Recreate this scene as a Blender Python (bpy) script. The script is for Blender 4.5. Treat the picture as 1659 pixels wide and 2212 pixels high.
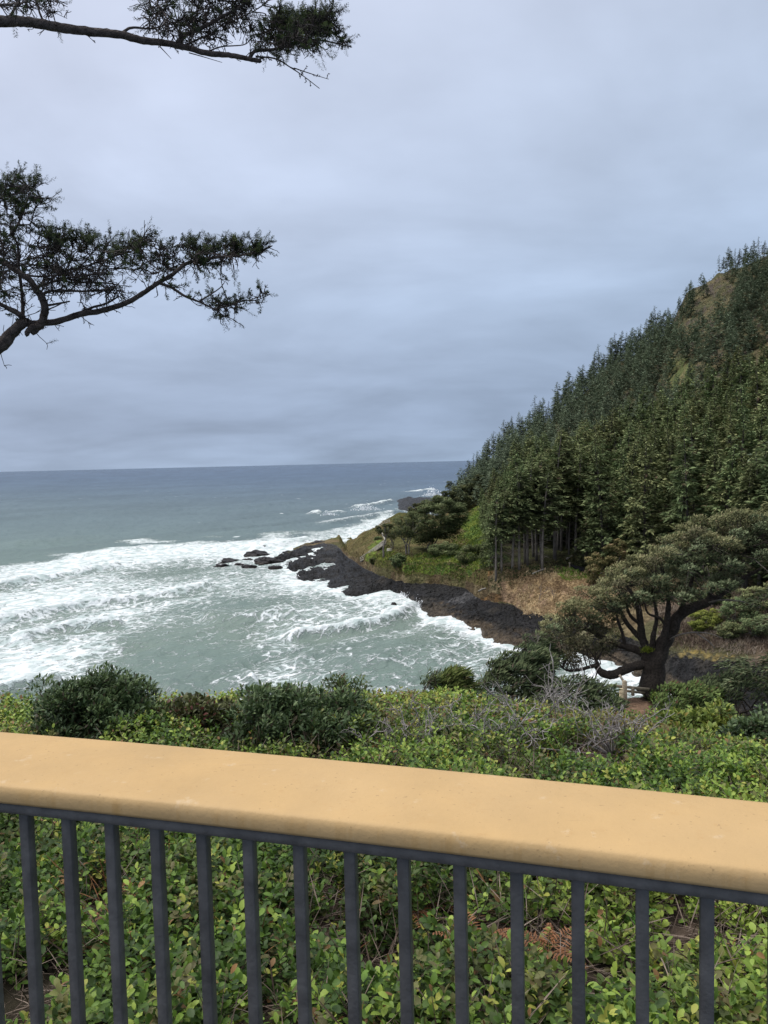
import bpy, math
import numpy as np
from mathutils import Vector, Matrix

# ------------------------------------------------------------------ camera, sky, sun, exposure
scene = bpy.context.scene
for o in list(bpy.data.objects):
    bpy.data.objects.remove(o)
COL = scene.collection
EYE = 30.0                                    # eye height over the sea (m)
F, PW, PH = 1663.0, 1659.0, 2212.0            # measuring frame of the photograph
ROLL, PITCH = math.radians(1.35), math.radians(3.70)
fwd = np.array([0, math.cos(PITCH), -math.sin(PITCH)])
U0 = np.array([0, math.sin(PITCH), math.cos(PITCH)])
R0 = np.array([1.0, 0, 0])
cr = math.cos(ROLL) * R0 - math.sin(ROLL) * U0
cu = math.sin(ROLL) * R0 + math.cos(ROLL) * U0
cam = bpy.data.cameras.new('camera')
cam.sensor_fit = 'VERTICAL'
cam.sensor_height = 34.6
cam.lens = 34.6 * F / PH
cam.clip_start, cam.clip_end = 0.05, 60000
camo = bpy.data.objects.new('camera', cam)
COL.objects.link(camo)
M = Matrix.Identity(4)
for i in range(3):
    M[i][0], M[i][1], M[i][2] = cr[i], cu[i], -fwd[i]
M[2][3] = EYE
camo.matrix_world = M
scene.camera = camo

SUN_AZ, SUN_EL = math.radians(-78), math.radians(58)
SKY_LIFT = 1.0
w = bpy.data.worlds.new('World')
scene.world = w
w.use_nodes = True
nt = w.node_tree
nt.nodes.clear()
N = nt.nodes.new
Lk = nt.links.new
out = N('ShaderNodeOutputWorld')
mix = N('ShaderNodeMixShader')
bg1 = N('ShaderNodeBackground')
bg2 = N('ShaderNodeBackground')
sky = N('ShaderNodeTexSky')
sky.sky_type = 'NISHITA'
sky.sun_disc = False
sky.sun_elevation = SUN_EL
sky.sun_rotation = SUN_AZ
Lk(sky.outputs[0], bg1.inputs[0])
bg1.inputs[1].default_value = 0.08
tc = N('ShaderNodeTexCoord')
sep = N('ShaderNodeSeparateXYZ')
Lk(tc.outputs['Generated'], sep.inputs[0])


def wm(op, a, b=None, c=None, clamp=False):
    n = N('ShaderNodeMath')
    n.operation = op
    n.use_clamp = clamp
    for i, v in enumerate((a, b, c)):
        if v is None:
            continue
        if isinstance(v, (int, float)):
            n.inputs[i].default_value = v
        else:
            Lk(v, n.inputs[i])
    return n.outputs[0]


ramp = N('ShaderNodeValToRGB')
cr_ = ramp.color_ramp
stops = [(0.0, (0.36, 0.465, 0.635)), (0.018, (0.35, 0.45, 0.62)), (0.05, (0.335, 0.425, 0.59)),
         (0.10, (0.365, 0.455, 0.62)), (0.20, (0.475, 0.58, 0.765)), (0.32, (0.57, 0.665, 0.85)),
         (0.54, (0.625, 0.69, 0.85)), (0.70, (1.35, 1.38, 1.44)), (1.0, (2.1, 2.12, 2.16))]
while len(cr_.elements) < len(stops):
    cr_.elements.new(0.5)
for e, (p, c) in zip(cr_.elements, stops):
    e.position = p
    e.color = (*c, 1)
Lk(sep.outputs[2], ramp.inputs[0])
# cloud deck: the direction projected on a flat layer, so streaks flatten towards the horizon
zz = wm('ADD', wm('MAXIMUM', sep.outputs[2], 0.0), 0.22)
cmb = N('ShaderNodeCombineXYZ')
Lk(wm('DIVIDE', sep.outputs[0], zz), cmb.inputs[0])
Lk(wm('MULTIPLY', wm('DIVIDE', sep.outputs[1], zz), 1.25), cmb.inputs[1])
n1 = N('ShaderNodeTexNoise')
n1.inputs['Scale'].default_value = 1.0
n1.inputs['Detail'].default_value = 6
n1.inputs['Roughness'].default_value = 0.5
n1.inputs['Distortion'].default_value = 0.5
Lk(cmb.outputs[0], n1.inputs['Vector'])
n2 = N('ShaderNodeTexNoise')
n2.inputs['Scale'].default_value = 3.2
n2.inputs['Detail'].default_value = 4
Lk(cmb.outputs[0], n2.inputs['Vector'])
amp = wm('ADD', wm('MULTIPLY', wm('SUBTRACT', n1.outputs[0], 0.5), 0.78),
         wm('MULTIPLY', wm('SUBTRACT', n2.outputs[0], 0.5), 0.26))
amp = wm('ADD', amp, 1.0)
# the deck is bluer and darker low on the right, pinker on the left
side = wm('MULTIPLY', wm('MULTIPLY_ADD', sep.outputs[0], 1.6, 0.0), 1.0)
sidec = wm('MINIMUM', wm('MAXIMUM', side, -1.0), 1.0)
tint = N('ShaderNodeCombineXYZ')
Lk(wm('SUBTRACT', 1.0, wm('MULTIPLY', sidec, 0.10)), tint.inputs[0])
Lk(wm('SUBTRACT', 1.0, wm('MULTIPLY', sidec, 0.05)), tint.inputs[1])
Lk(wm('SUBTRACT', 1.0, wm('MULTIPLY', sidec, 0.03)), tint.inputs[2])
vm = N('ShaderNodeVectorMath')
vm.operation = 'MULTIPLY'
Lk(ramp.outputs[0], vm.inputs[0])
Lk(tint.outputs[0], vm.inputs[1])
vs = N('ShaderNodeVectorMath')
vs.operation = 'SCALE'
Lk(vm.outputs[0], vs.inputs[0])
# the deck is brighter round the veiled sun, high on the left
sd_ = N('ShaderNodeVectorMath')
sd_.operation = 'DOT_PRODUCT'
sd_.inputs[1].default_value = (math.sin(SUN_AZ) * math.cos(SUN_EL), math.cos(SUN_AZ) * math.cos(SUN_EL), math.sin(SUN_EL))
Lk(tc.outputs['Generated'], sd_.inputs[0])
glow = wm('ADD', 1.0, wm('MULTIPLY', wm('POWER', wm('MULTIPLY', wm('MAXIMUM', wm('SUBTRACT', sd_.outputs['Value'], .5), 0.0), 2.0), 2.0), 0.9))
Lk(wm('MULTIPLY', amp, glow), vs.inputs['Scale'])
Lk(vs.outputs[0], bg2.inputs[0])
bg2.inputs[1].default_value = SKY_LIFT
mix.inputs[0].default_value = 0.94
Lk(bg1.outputs[0], mix.inputs[1])
Lk(bg2.outputs[0], mix.inputs[2])
Lk(mix.outputs[0], out.inputs[0])

sun = bpy.data.lights.new('sun', 'SUN')
sun.energy = 1.5
sun.angle = math.radians(18)
sun.color = (1.0, 0.95, 0.88)
suno = bpy.data.objects.new('sun', sun)
COL.objects.link(suno)
sdir = Vector((math.sin(SUN_AZ) * math.cos(SUN_EL), math.cos(SUN_AZ) * math.cos(SUN_EL), math.sin(SUN_EL)))
suno.rotation_euler = sdir.to_track_quat('Z', 'Y').to_euler()
suno.location = (0, -20, 60)
scene.view_settings.view_transform = 'Standard'
scene.view_settings.look = 'None'
scene.view_settings.exposure = 0.0
scene.view_settings.gamma = 1.0

# ------------------------------------------------------------------ helpers
rng = np.random.default_rng(7)
UP = np.array([0, 0, 1.0])


def ray(x, y):
    return fwd * F + cr * (x - PW / 2) - cu * (y - PH / 2)


def onz(x, y, z):
    """point of the world at height z seen at photo position x, y"""
    d = ray(x, y)
    p = d * ((z - EYE) / d[2])
    return np.array([p[0], p[1], z])


def atd(x, y, r):
    """point of the world at horizontal distance r seen at photo position x, y"""
    d = ray(x, y)
    p = d * (r / math.hypot(d[0], d[1]))
    return np.array([p[0], p[1], p[2] + EYE])


def proj(P):
    P = np.asarray(P, float) - np.array([0, 0, EYE])
    zf = np.maximum(P @ fwd, 1e-3)
    return PW / 2 + F * (P @ cr) / zf, PH / 2 - F * (P @ cu) / zf


def az_of(x, y=1000.0):
    d = ray(x, y)
    return math.atan2(d[0], d[1])


def sm(a, b, x):
    t = np.clip((x - a) / (b - a), 0, 1)
    return t * t * (3 - 2 * t)


def hash2(ix, iy, s):
    h = (ix.astype(np.int64) * 374761393 + iy.astype(np.int64) * 668265263 + s * 1442695041) & 0xffffffff
    h = ((h ^ (h >> 13)) * 1274126177) & 0xffffffff
    h = (h ^ (h >> 16)) & 0xffffffff
    return h / 4294967295.0


def vnoise(x, y, s=0):
    ix, iy = np.floor(x), np.floor(y)
    fx, fy = x - ix, y - iy
    fx = fx * fx * (3 - 2 * fx)
    fy = fy * fy * (3 - 2 * fy)
    ix = ix.astype(np.int64)
    iy = iy.astype(np.int64)
    a, b = hash2(ix, iy, s), hash2(ix + 1, iy, s)
    c, d = hash2(ix, iy + 1, s), hash2(ix + 1, iy + 1, s)
    return (a * (1 - fx) + b * fx) * (1 - fy) + (c * (1 - fx) + d * fx) * fy


def fbm(x, y, s=0, o=4):
    v, a, t = 0, 0.5, 0
    for i in range(o):
        v = v + a * vnoise(x, y, s + i * 17)
        t += a
        a *= 0.5
        x, y = x * 2.03 + 11.3, y * 2.03 + 5.7
    return v / t


def inpoly(x, y, poly):
    x, y = np.asarray(x, float), np.asarray(y, float)
    r = np.zeros(x.shape, bool)
    n = len(poly)
    for i in range(n):
        x1, y1 = poly[i]
        x2, y2 = poly[(i + 1) % n]
        if y1 == y2:
            continue
        c = ((y1 > y) != (y2 > y)) & (x < (x2 - x1) * (y - y1) / (y2 - y1) + x1)
        r ^= c
    return r


def unit(v):
    return v / np.maximum(np.linalg.norm(v, axis=-1, keepdims=True), 1e-9)


def rand_dirs(n):
    return unit(rng.normal(size=(n, 3)))


class MB:
    """collects triangles with a colour per vertex; build() links ONE mesh object"""

    def __init__(s):
        s.V, s.T, s.C, s.n = [], [], [], 0

    def add(s, V, T, col=(1, 1, 1)):
        V = np.asarray(V, float).reshape(-1, 3)
        T = np.asarray(T, np.int64).reshape(-1, 3)
        c = np.asarray(col, float)
        if c.ndim == 1:
            c = np.broadcast_to(c, (len(V), 3))
        s.V.append(V)
        s.T.append(T + s.n)
        s.C.append(c)
        s.n += len(V)
        return s

    def mesh(s, name, m, smooth=False):
        V = np.concatenate(s.V)
        T = np.concatenate(s.T)
        C = np.concatenate(s.C)
        me = bpy.data.meshes.new(name)
        me.vertices.add(len(V))
        me.vertices.foreach_set('co', V.astype(np.float32).ravel())
        me.loops.add(len(T) * 3)
        me.loops.foreach_set('vertex_index', T.astype(np.int32).ravel())
        me.polygons.add(len(T))
        me.polygons.foreach_set('loop_start', (np.arange(len(T)) * 3).astype(np.int32))
        me.polygons.foreach_set('loop_total', np.full(len(T), 3, np.int32))
        if smooth:
            me.polygons.foreach_set('use_smooth', np.ones(len(T), bool))
        at = me.attributes.new('Col', 'FLOAT_COLOR', 'POINT')
        at.data.foreach_set('color', np.concatenate([C, np.ones((len(C), 1))], 1).astype(np.float32).ravel())
        me.update()
        me.validate()
        me.materials.append(m)
        return me

    def build(s, name, m, parent=None, smooth=False):
        o = bpy.data.objects.new(name, s.mesh(name, m, smooth))
        COL.objects.link(o)
        if parent is not None:
            o.parent = parent
        return o


def tag(o, label=None, cat=None, group=None, kind=None):
    for k, v in (('label', label), ('category', cat), ('group', group), ('kind', kind)):
        if v:
            o[k] = v
    return o


def empty(name, loc, label, cat, group=None):
    o = bpy.data.objects.new(name, None)
    o.empty_display_size = 0.3
    COL.objects.link(o)
    o.location = Vector([float(v) for v in loc])
    return tag(o, label, cat, group)


def tube(mb, pts, rad, sides=6, col=(1, 1, 1), cap=True):
    P = np.asarray(pts, float)
    n = len(P)
    rad = np.broadcast_to(np.asarray(rad, float), (n,))
    t = unit(np.gradient(P, axis=0))
    ref = np.array([0, 0, 1.0]) if abs(t[0, 2]) < 0.8 else np.array([1.0, 0, 0])
    a = np.empty_like(t)
    a[0] = unit(np.cross(t[0], ref))
    for i in range(1, n):                                 # carry the frame along, so rings never twist
        v = a[i - 1] - t[i] * (a[i - 1] @ t[i])
        a[i] = v / max(np.linalg.norm(v), 1e-9)
    b = np.cross(t, a)
    th = np.arange(sides) * 2 * math.pi / sides
    V = P[:, None] + rad[:, None, None] * (a[:, None] * np.cos(th)[None, :, None] + b[:, None] * np.sin(th)[None, :, None])
    V = V.reshape(-1, 3)
    T = []
    for i in range(n - 1):
        for j in range(sides):
            k = (j + 1) % sides
            p, q, r_, s_ = i * sides + j, i * sides + k, (i + 1) * sides + j, (i + 1) * sides + k
            T += [(p, r_, q), (q, r_, s_)]
    if cap:
        V = np.concatenate([V, P[-1:] + t[-1:] * rad[-1], P[:1]])
        e = n * sides
        for j in range(sides):
            k = (j + 1) % sides
            T += [((n - 1) * sides + j, e, (n - 1) * sides + k), (j, k, e + 1)]
    mb.add(V, T, col)


def spline(pts, m=8):
    """Catmull-Rom through the points"""
    P = np.asarray(pts, float)
    if len(P) < 3:
        t = np.linspace(0, 1, m + 1)[:, None]
        return P[0] * (1 - t) + P[-1] * t
    Q = np.concatenate([2 * P[:1] - P[1:2], P, 2 * P[-1:] - P[-2:-1]])
    o = []
    for i in range(1, len(Q) - 2):
        p0, p1, p2, p3 = Q[i - 1], Q[i], Q[i + 1], Q[i + 2]
        for t in np.arange(m) / m:
            o.append(0.5 * (2 * p1 + (p2 - p0) * t + (2 * p0 - 5 * p1 + 4 * p2 - p3) * t * t + (3 * p1 - p0 - 3 * p2 + p3) * t ** 3))
    o.append(P[-1])
    return np.array(o)


def box(mb, c, ax, ay, az, hx, hy, hz, col=(1, 1, 1)):
    c = np.asarray(c, float)
    V = [c + sx * hx * ax + sy * hy * ay + sz * hz * az for sx in (-1, 1) for sy in (-1, 1) for sz in (-1, 1)]
    Q = [(0, 1, 3, 2), (4, 6, 7, 5), (0, 4, 5, 1), (2, 3, 7, 6), (0, 2, 6, 4), (1, 5, 7, 3)]
    T = []
    for a, b, c_, d in Q:
        T += [(a, b, c_), (a, c_, d)]
    mb.add(V, T, col)


HI_T = np.array([(0, 0, 0), (.32, -1, .5), (.32, 0, 0), (.32, 1, .5), (.72, -.90, .4), (.72, 0, -.05), (.72, .90, .4), (1, 0, -.25)])
HI_F = np.array([(0, 2, 1), (0, 3, 2), (1, 2, 4), (2, 5, 4), (2, 3, 5), (3, 6, 5), (4, 5, 7), (5, 6, 7)])
XH_T = np.array([(0, 0, 0), (.26, -.72, .5), (.26, 0, 0), (.26, .72, .5), (.58, -1, .5), (.58, 0, -.05), (.58, 1, .5), (.86, -.66, .2), (.86, 0, -.15), (.86, .66, .2), (1, 0, -.25)])
XH_F = np.array([(0, 2, 1), (0, 3, 2), (1, 2, 4), (2, 5, 4), (2, 3, 5), (3, 6, 5), (4, 5, 7), (5, 8, 7), (5, 6, 8), (6, 9, 8), (7, 8, 10), (8, 9, 10)])
LO_T = np.array([(0, 0, 0), (.45, -1, .35), (1, 0, -.1), (.45, 1, .35)])
LO_F = np.array([(0, 2, 1), (0, 3, 2)])


def leaves(mb, P, D, Nn, L, Wd, col, hi=False, fold=0.6, droop=0.25):
    """many leaf or needle-spray blades; P base, D direction, Nn rough normal"""
    P = np.asarray(P, float)
    n = len(P)
    if n == 0:
        return
    D = unit(np.asarray(D, float))
    S = unit(np.cross(D, Nn))
    Nn = np.cross(S, D)
    L = np.broadcast_to(L, (n,))[:, None]
    Wd = np.broadcast_to(Wd, (n,))[:, None]
    Tm, Fm = (XH_T, XH_F) if hi == 2 else (HI_T, HI_F) if hi else (LO_T, LO_F)
    k = len(Tm)
    V = np.empty((n, k, 3))
    for i, (t, w_, z) in enumerate(Tm):
        V[:, i] = P + D * L * t + S * Wd * 0.5 * w_ + Nn * (Wd * 0.5 * fold * z - L * droop * t * t)
    T = (Fm[None] + (np.arange(n) * k)[:, None, None]).reshape(-1, 3)
    col = np.asarray(col, float)
    if col.ndim == 2:
        col = np.repeat(col, k, 0)
    mb.add(V.reshape(-1, 3), T, col)


def mixc(a, b, t):
    t = np.asarray(t)[..., None]
    return np.asarray(a) * (1 - t) + np.asarray(b) * t


# ------------------------------------------------------------------ materials
def new_mat(name):
    m = bpy.data.materials.new(name)
    m.use_nodes = True
    t = m.node_tree
    b = t.nodes['Principled BSDF']
    return m, t, b


def mat_col(name, rough=0.6, spec=0.3, noise=0.0, scale=20.0, objvar=0.0, bump=0.0, bscale=40.0, trans=0.0, gain=1.0):
    """vertex colour x noise x a little per-object variation"""
    m, t, b = new_mat(name)
    n, l = t.nodes.new, t.links.new
    at = n('ShaderNodeAttribute')
    at.attribute_name = 'Col'
    c = at.outputs['Color']
    hs = n('ShaderNodeHueSaturation')
    l(c, hs.inputs['Color'])
    c = hs.outputs[0]
    hs.inputs['Value'].default_value = gain
    if objvar:
        oi = n('ShaderNodeObjectInfo')
        mr = n('ShaderNodeMapRange')
        l(oi.outputs['Random'], mr.inputs[0])
        mr.inputs[3].default_value = gain * (1 - objvar)
        mr.inputs[4].default_value = gain * (1 + objvar)
        l(mr.outputs[0], hs.inputs['Value'])
        mr2 = n('ShaderNodeMapRange')
        ml = n('ShaderNodeMath')
        ml.operation = 'MULTIPLY'
        ml.inputs[1].default_value = 7.31
        fr = n('ShaderNodeMath')
        fr.operation = 'FRACT'
        l(oi.outputs['Random'], ml.inputs[0])
        l(ml.outputs[0], fr.inputs[0])
        l(fr.outputs[0], mr2.inputs[0])
        mr2.inputs[3].default_value = 0.5 - objvar * 0.10
        mr2.inputs[4].default_value = 0.5 + objvar * 0.10
        l(mr2.outputs[0], hs.inputs['Hue'])
    g = n('ShaderNodeNewGeometry')
    if noise:
        ns = n('ShaderNodeTexNoise')
        ns.inputs['Scale'].default_value = scale
        ns.inputs['Detail'].default_value = 5
        l(g.outputs['Position'], ns.inputs['Vector'])
        mr = n('ShaderNodeMapRange')
        mr.inputs[1].default_value = 0.25
        mr.inputs[2].default_value = 0.75
        mr.inputs[3].default_value = 1 - noise
        mr.inputs[4].default_value = 1 + noise
        l(ns.outputs[0], mr.inputs[0])
        v = n('ShaderNodeVectorMath')
        v.operation = 'SCALE'
        l(c, v.inputs[0])
        l(mr.outputs[0], v.inputs['Scale'])
        c = v.outputs[0]
    l(c, b.inputs['Base Color'])
    b.inputs['Roughness'].default_value = rough
    b.inputs['Specular IOR Level'].default_value = spec
    if bump:
        nb = n('ShaderNodeTexNoise')
        nb.inputs['Scale'].default_value = bscale
        nb.inputs['Detail'].default_value = 6
        l(g.outputs['Position'], nb.inputs['Vector'])
        bp = n('ShaderNodeBump')
        bp.inputs['Strength'].default_value = bump
        bp.inputs['Distance'].default_value = 1.0 / bscale * 2
        l(nb.outputs[0], bp.inputs['Height'])
        l(bp.outputs[0], b.inputs['Normal'])
    if trans:
        tr = n('ShaderNodeBsdfTranslucent')
        l(c, tr.inputs[0])
        mx = n('ShaderNodeMixShader')
        mx.inputs[0].default_value = trans
        l(b.outputs[0], mx.inputs[1])
        l(tr.outputs[0], mx.inputs[2])
        l(mx.outputs[0], t.nodes['Material Output'].inputs[0])
    return m


M_leaf = mat_col('leaf', 0.5, 0.25, trans=0.20, gain=1.1)
M_needle = mat_col('needles', 0.8, 0.08, objvar=0.28, trans=0.14, gain=1.32)
M_needle_near = mat_col('spruce_needles', 0.75, 0.12, trans=0.1, gain=1.2)
M_bark = mat_col('bark', 0.9, 0.1, noise=0.5, scale=16, bump=0.7, bscale=30)
M_pale = mat_col('weathered_wood', 0.85, 0.15, noise=0.35, scale=9, bump=0.3, bscale=18)
M_far_bark = mat_col('far_bark', 0.9, 0.1, noise=0.3, scale=1.2)
M_earth = mat_col('earth', 0.95, 0.1, noise=0.4, scale=9, bump=0.6, bscale=16)
M_hill = mat_col('hill', 0.95, 0.1, noise=0.45, scale=0.9, bump=0.8, bscale=1.6)
M_rock = mat_col('basalt', 0.55, 0.22, noise=0.75, scale=1.6, bump=1.0, bscale=1.8, gain=.75)
M_twig = mat_col('twig', 0.9, 0.1)
# ------------------------------------------------------------------ far terrain: knot lines (photo x, photo y, height) -> azimuth, distance, height
def kz(L):
    o = []
    for x, y, z in L:
        p = onz(x, y, z)
        o.append((math.atan2(p[0], p[1]), math.hypot(p[0], p[1]), z))
    return o


def kr(L):
    return [(az_of(x), r, z) for x, r, z in L]


def line(*parts):
    A = np.array(sorted(sum(parts, [])))
    return A


K1 = line(kz([(604, 1211, 0), (612, 1228, 0), (637, 1241, 0), (645, 1252, 0), (680, 1264, 0), (705, 1273, 0), (748, 1288, 0),
              (795, 1290, 0), (826, 1284, 0), (868, 1283, 0), (893, 1304, 0), (914, 1327, 0), (972, 1336, 0), (985, 1345, 0),
              (1010, 1361, 0), (1038, 1363, 0), (1046, 1377, 0), (1084, 1387, 0), (1115, 1395, 0), (1180, 1408, 0), (1262, 1420, 0),
              (1340, 1436, 0), (1380, 1448, 0), (1410, 1458, 0), (1449, 1478, 0), (1500, 1540, 0), (1600, 1590, 0), (1700, 1620, 0),
              (2150, 1700, 0)]), kr([(585, 245, -3)]))
K3 = line(kz([(606, 1204, .5), (625, 1192, 1.0), (655, 1180, 1.0), (700, 1172, 1.2), (730, 1180, 1.5), (744, 1198, 2.0), (781, 1224, 2.4),
              (817, 1241, 2.6), (869, 1258, 2.8), (938, 1260, 2.9), (1002, 1267, 3.0), (1028, 1290, 3.0), (1066, 1300, 3.0), (1110, 1306, 3.1),
              (1153, 1318, 3.2), (1290, 1350, 3.5), (1400, 1395, 3.8), (1500, 1412, 4.2), (1557, 1415, 4.5), (1700, 1430, 5),
              (2150, 1500, 6)]), kr([(585, 255, -3)]))
K4 = line(kz([(746, 1192, 2.6), (781, 1196, 5.6), (817, 1204, 6.2), (869, 1225, 6.5), (938, 1225, 6.8), (1002, 1238, 7),
              (1040, 1240, 7.6), (1066, 1236, 8.5), (1110, 1235, 8.5), (1170, 1233, 8.5), (1290, 1238, 8.6)]),
          kr([(585, 265, -3), (660, 325, -3), (728, 330, 0), (1400, 140, 8.6), (1500, 130, 8.8), (1605, 119, 9), (1700, 115, 9.5), (2150, 110, 14)]))
K5 = line(kz([(748, 1187, 2.8), (772, 1165, 6.6), (807, 1139, 10), (840, 1122, 11.3), (865, 1114, 12), (884, 1108, 12.3), (938, 1114, 12),
              (1010, 1112, 12)]),
          kr([(585, 275, -3), (660, 340, -4), (735, 340, -3), (1050, 240, 15), (1100, 225, 15.5), (1200, 220, 16.5), (1330, 220, 20), (1440, 220, 25),
              (1550, 220, 30), (1659, 220, 36), (1800, 220, 44), (2150, 200, 60)]))
K6 = line(kr([(585, 285, -4), (660, 360, -5), (740, 350, -4), (772, 255, 3), (840, 285, 3), (900, 295, 4), (938, 305, 5), (960, 320, 8), (985, 330, 10),
              (1000, 330, 14), (1040, 340, 24), (1100, 360, 37), (1200, 380, 50), (1330, 400, 77), (1440, 420, 93), (1480, 425, 114),
              (1550, 430, 123), (1600, 435, 126), (1659, 440, 131), (1800, 450, 155), (2150, 460, 215)]))


def kn(K, a):
    return np.interp(a, K[:, 0], K[:, 1]), np.interp(a, K[:, 0], K[:, 2])


def knots(a):
    a = np.asarray(a, float)
    r1, z1 = kn(K1, a)
    r3, z3 = kn(K3, a)
    r4, z4 = kn(K4, a)
    r5, z5 = kn(K5, a)
    r6, z6 = kn(K6, a)
    r3 = np.maximum(r3, r1 + 2)
    r4 = np.maximum(r4, r3 + 2)
    r5 = np.maximum(r5, r4 + 3)
    r6 = np.maximum(r6, r5 + 8)
    lip = np.minimum(.95, np.maximum(z3 * .4, -1.5))
    R = [r1 - 14, r1 - .6, r1 + np.minimum(2.6, (r3 - r1) * .3), r3, r4, r5, r6, r6 + 40, r6 + 260]
    Z = [z1 * 0 - 3, z1 - .3, lip, z3, z4, z5, z6, np.minimum(z6 - 30, z6 * .6), z6 * 0 - 12]
    return np.array(R), np.array(Z)


def soil(x, y, s):
    return sm(2.95, 3.15, s) * ((fbm(x * .16, y * .16, 31, 4) - .5) * 1.5 * (1 + sm(4.2, 5.5, s) * 2.4))


def hill_z(x, y):
    """smooth height of the far land"""
    x, y = np.atleast_1d(np.asarray(x, float)), np.atleast_1d(np.asarray(y, float))
    a, r = np.arctan2(x, y), np.hypot(x, y)
    R, Z = knots(a)
    o = np.full(r.shape, -5.0)
    s = np.zeros(r.shape)
    for k in range(len(R) - 1):
        m = (r >= R[k]) & (r < R[k + 1])
        t = (r - R[k]) / (R[k + 1] - R[k])
        o = np.where(m, Z[k] * (1 - t) + Z[k + 1] * t, o)
        s = np.where(m, k + t, s)
    return o + soil(x, y, s)


a0, a1 = az_of(588), az_of(2140)
NA = 700
SEG = [3, 5, 7, 84, 46, 46, 46, 10, 4]
SEG = [4, 6, 84, 46, 50, 50, 8, 3]
az = np.linspace(a0, a1, NA)
R, Z = knots(az)
rows_r, rows_z, rows_s = [], [], []
for k, nseg in enumerate(SEG):
    for i in range(nseg + (k == len(SEG) - 1)):
        t = i / nseg
        te = t
        rows_r.append(R[k] * (1 - t) + R[k + 1] * t)
        rows_z.append(Z[k] * (1 - te) + Z[k + 1] * te)
        rows_s.append(np.full(NA, k + t))
RR, ZZ, SS = np.array(rows_r), np.array(rows_z), np.array(rows_s)
# soften the kinks along every profile above the shelf
Zs = ZZ.copy()
for _ in range(6):
    Zs[1:-1] = .25 * Zs[:-2] + .5 * Zs[1:-1] + .25 * Zs[2:]
ZZ = np.where(SS > 3.3, Zs, ZZ)
X, Y = RR * np.sin(az)[None], RR * np.cos(az)[None]
rock_w = sm(.9, 1.4, SS) * (1 - sm(2.85, 3.08, SS))
# lumpy basalt: broken blocks and gullies
rg = 1 - np.abs(2 * fbm(X * .22 + Y * .1, Y * .22, 3, 5) - 1)
lump = (rg - .72) * 3.2 + (fbm(X * .9, Y * .9, 9, 4) - .5) * 1.5 + (vnoise(X * .38, Y * .38, 4) - .5) * .8
tipw = (1 - sm(az_of(660), az_of(775), az)[None]) * sm(1.5, 2.1, SS)
chan = (fbm(X * .17 + 3, Y * .075, 21, 4) - .42) * 6 * tipw
ZZ = ZZ + rock_w * (lump * .5 - .4 + (fbm(X * 2.2, Y * 2.2, 13, 3) - .5) * .9 + chan)
ZZ = ZZ + soil(X, Y, SS)
bankw = sm(2.95, 3.1, SS) * (1 - sm(3.8, 4.0, SS))
ZZ = ZZ + bankw * (fbm(X * .7, Y * .7, 33, 4) - .5) * 1.1
PX, PY = proj(np.stack([X, Y, ZZ], -1))
P0 = np.stack([X, Y, ZZ], -1)

nz1, nz2, nz3 = fbm(X * .12, Y * .12, 41, 4), fbm(X * .5, Y * .5, 43, 4), fbm(X * 1.6, Y * 1.6, 47, 3)
# rock colours
rockc = mixc((.003, .0028, .003), (.020, .0185, .019), sm(.42, .75, nz3 * .6 + nz2 * .4))
rim = sm(.5, .62, nz2 * .55 + nz1 * .25 + .25 * (1 - sm(.3, 1.5, ZZ))) * (1 - sm(.9, 1.9, ZZ)) * sm(az_of(820), az_of(960), az)[None]
rim = np.maximum(rim, (1 - sm(.5, 1.5, ZZ)) * .75 * sm(az_of(960), az_of(1010), az)[None])
rockc = mixc(rockc, (.085, .062, .038), rim)
rockc = mixc(rockc, (.05, .042, .032), sm(.6, .7, nz1) * .5)
peb = inpoly(PX + (nz2 - .5) * 14, PY + (nz2 - .5) * 10, [(985, 1289), (1010, 1276), (1068, 1262), (1070, 1276), (1048, 1284), (1006, 1301), (960, 1304), (975, 1294)])
rockc = np.where(peb[..., None], mixc((.025, .025, .027), (.11, .107, .107), sm(.3, .7, nz3)), rockc)
# soil and plant colours
bank = mixc((.085, .062, .035), (.16, .125, .07), sm(.35, .65, nz2))
bank = mixc(bank, (.06, .065, .025), sm(.5, .62, nz1) * .7)
orange = inpoly(PX + (nz2 - .5) * 22, PY + (nz2 - .5) * 12, [(1020, 1300), (1060, 1284), (1105, 1282), (1118, 1306), (1080, 1300), (1040, 1306)]) | \
    inpoly(PX + (nz2 - .5) * 18, PY + (nz2 - .5) * 10, [(1030, 1232), (1060, 1228), (1066, 1240), (1040, 1244)])
bank = np.where(orange[..., None], mixc((.165, .095, .04), (.10, .065, .035), sm(.4, .6, nz2)), bank)
top = mixc((.105, .085, .036), (.075, .075, .025), sm(.4, .6, nz1))
green = inpoly(PX + (nz1 - .5) * 60, PY + (nz1 - .5) * 30, [(860, 1225), (920, 1200), (1000, 1180), (1000, 1120), (1040, 1090), (1060, 1150), (1060, 1225), (960, 1245), (880, 1240)])
green |= inpoly(PX + (nz1 - .5) * 30, PY + (nz1 - .5) * 20, [(785, 1195), (815, 1160), (828, 1170), (812, 1205), (790, 1215)])
top = np.where(green[..., None], mixc((.055, .095, .02), (.125, .165, .03), sm(.35, .65, nz2)), top)
clear = inpoly(PX + (nz2 - .5) * 20, PY + (nz2 - .5) * 8, [(1075, 1262), (1120, 1246), (1180, 1237), (1330, 1236), (1330, 1345), (1140, 1330), (1110, 1306), (1090, 1300)])
claire = mixc((.33, .235, .125), (.20, .135, .085), sm(.38, .62, nz2 * .6 + nz1 * .4))
cgr = inpoly(PX + (nz2 - .5) * 30, PY + (nz2 - .5) * 10, [(1195, 1232), (1240, 1226), (1300, 1228), (1300, 1250), (1215, 1252)])
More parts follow.
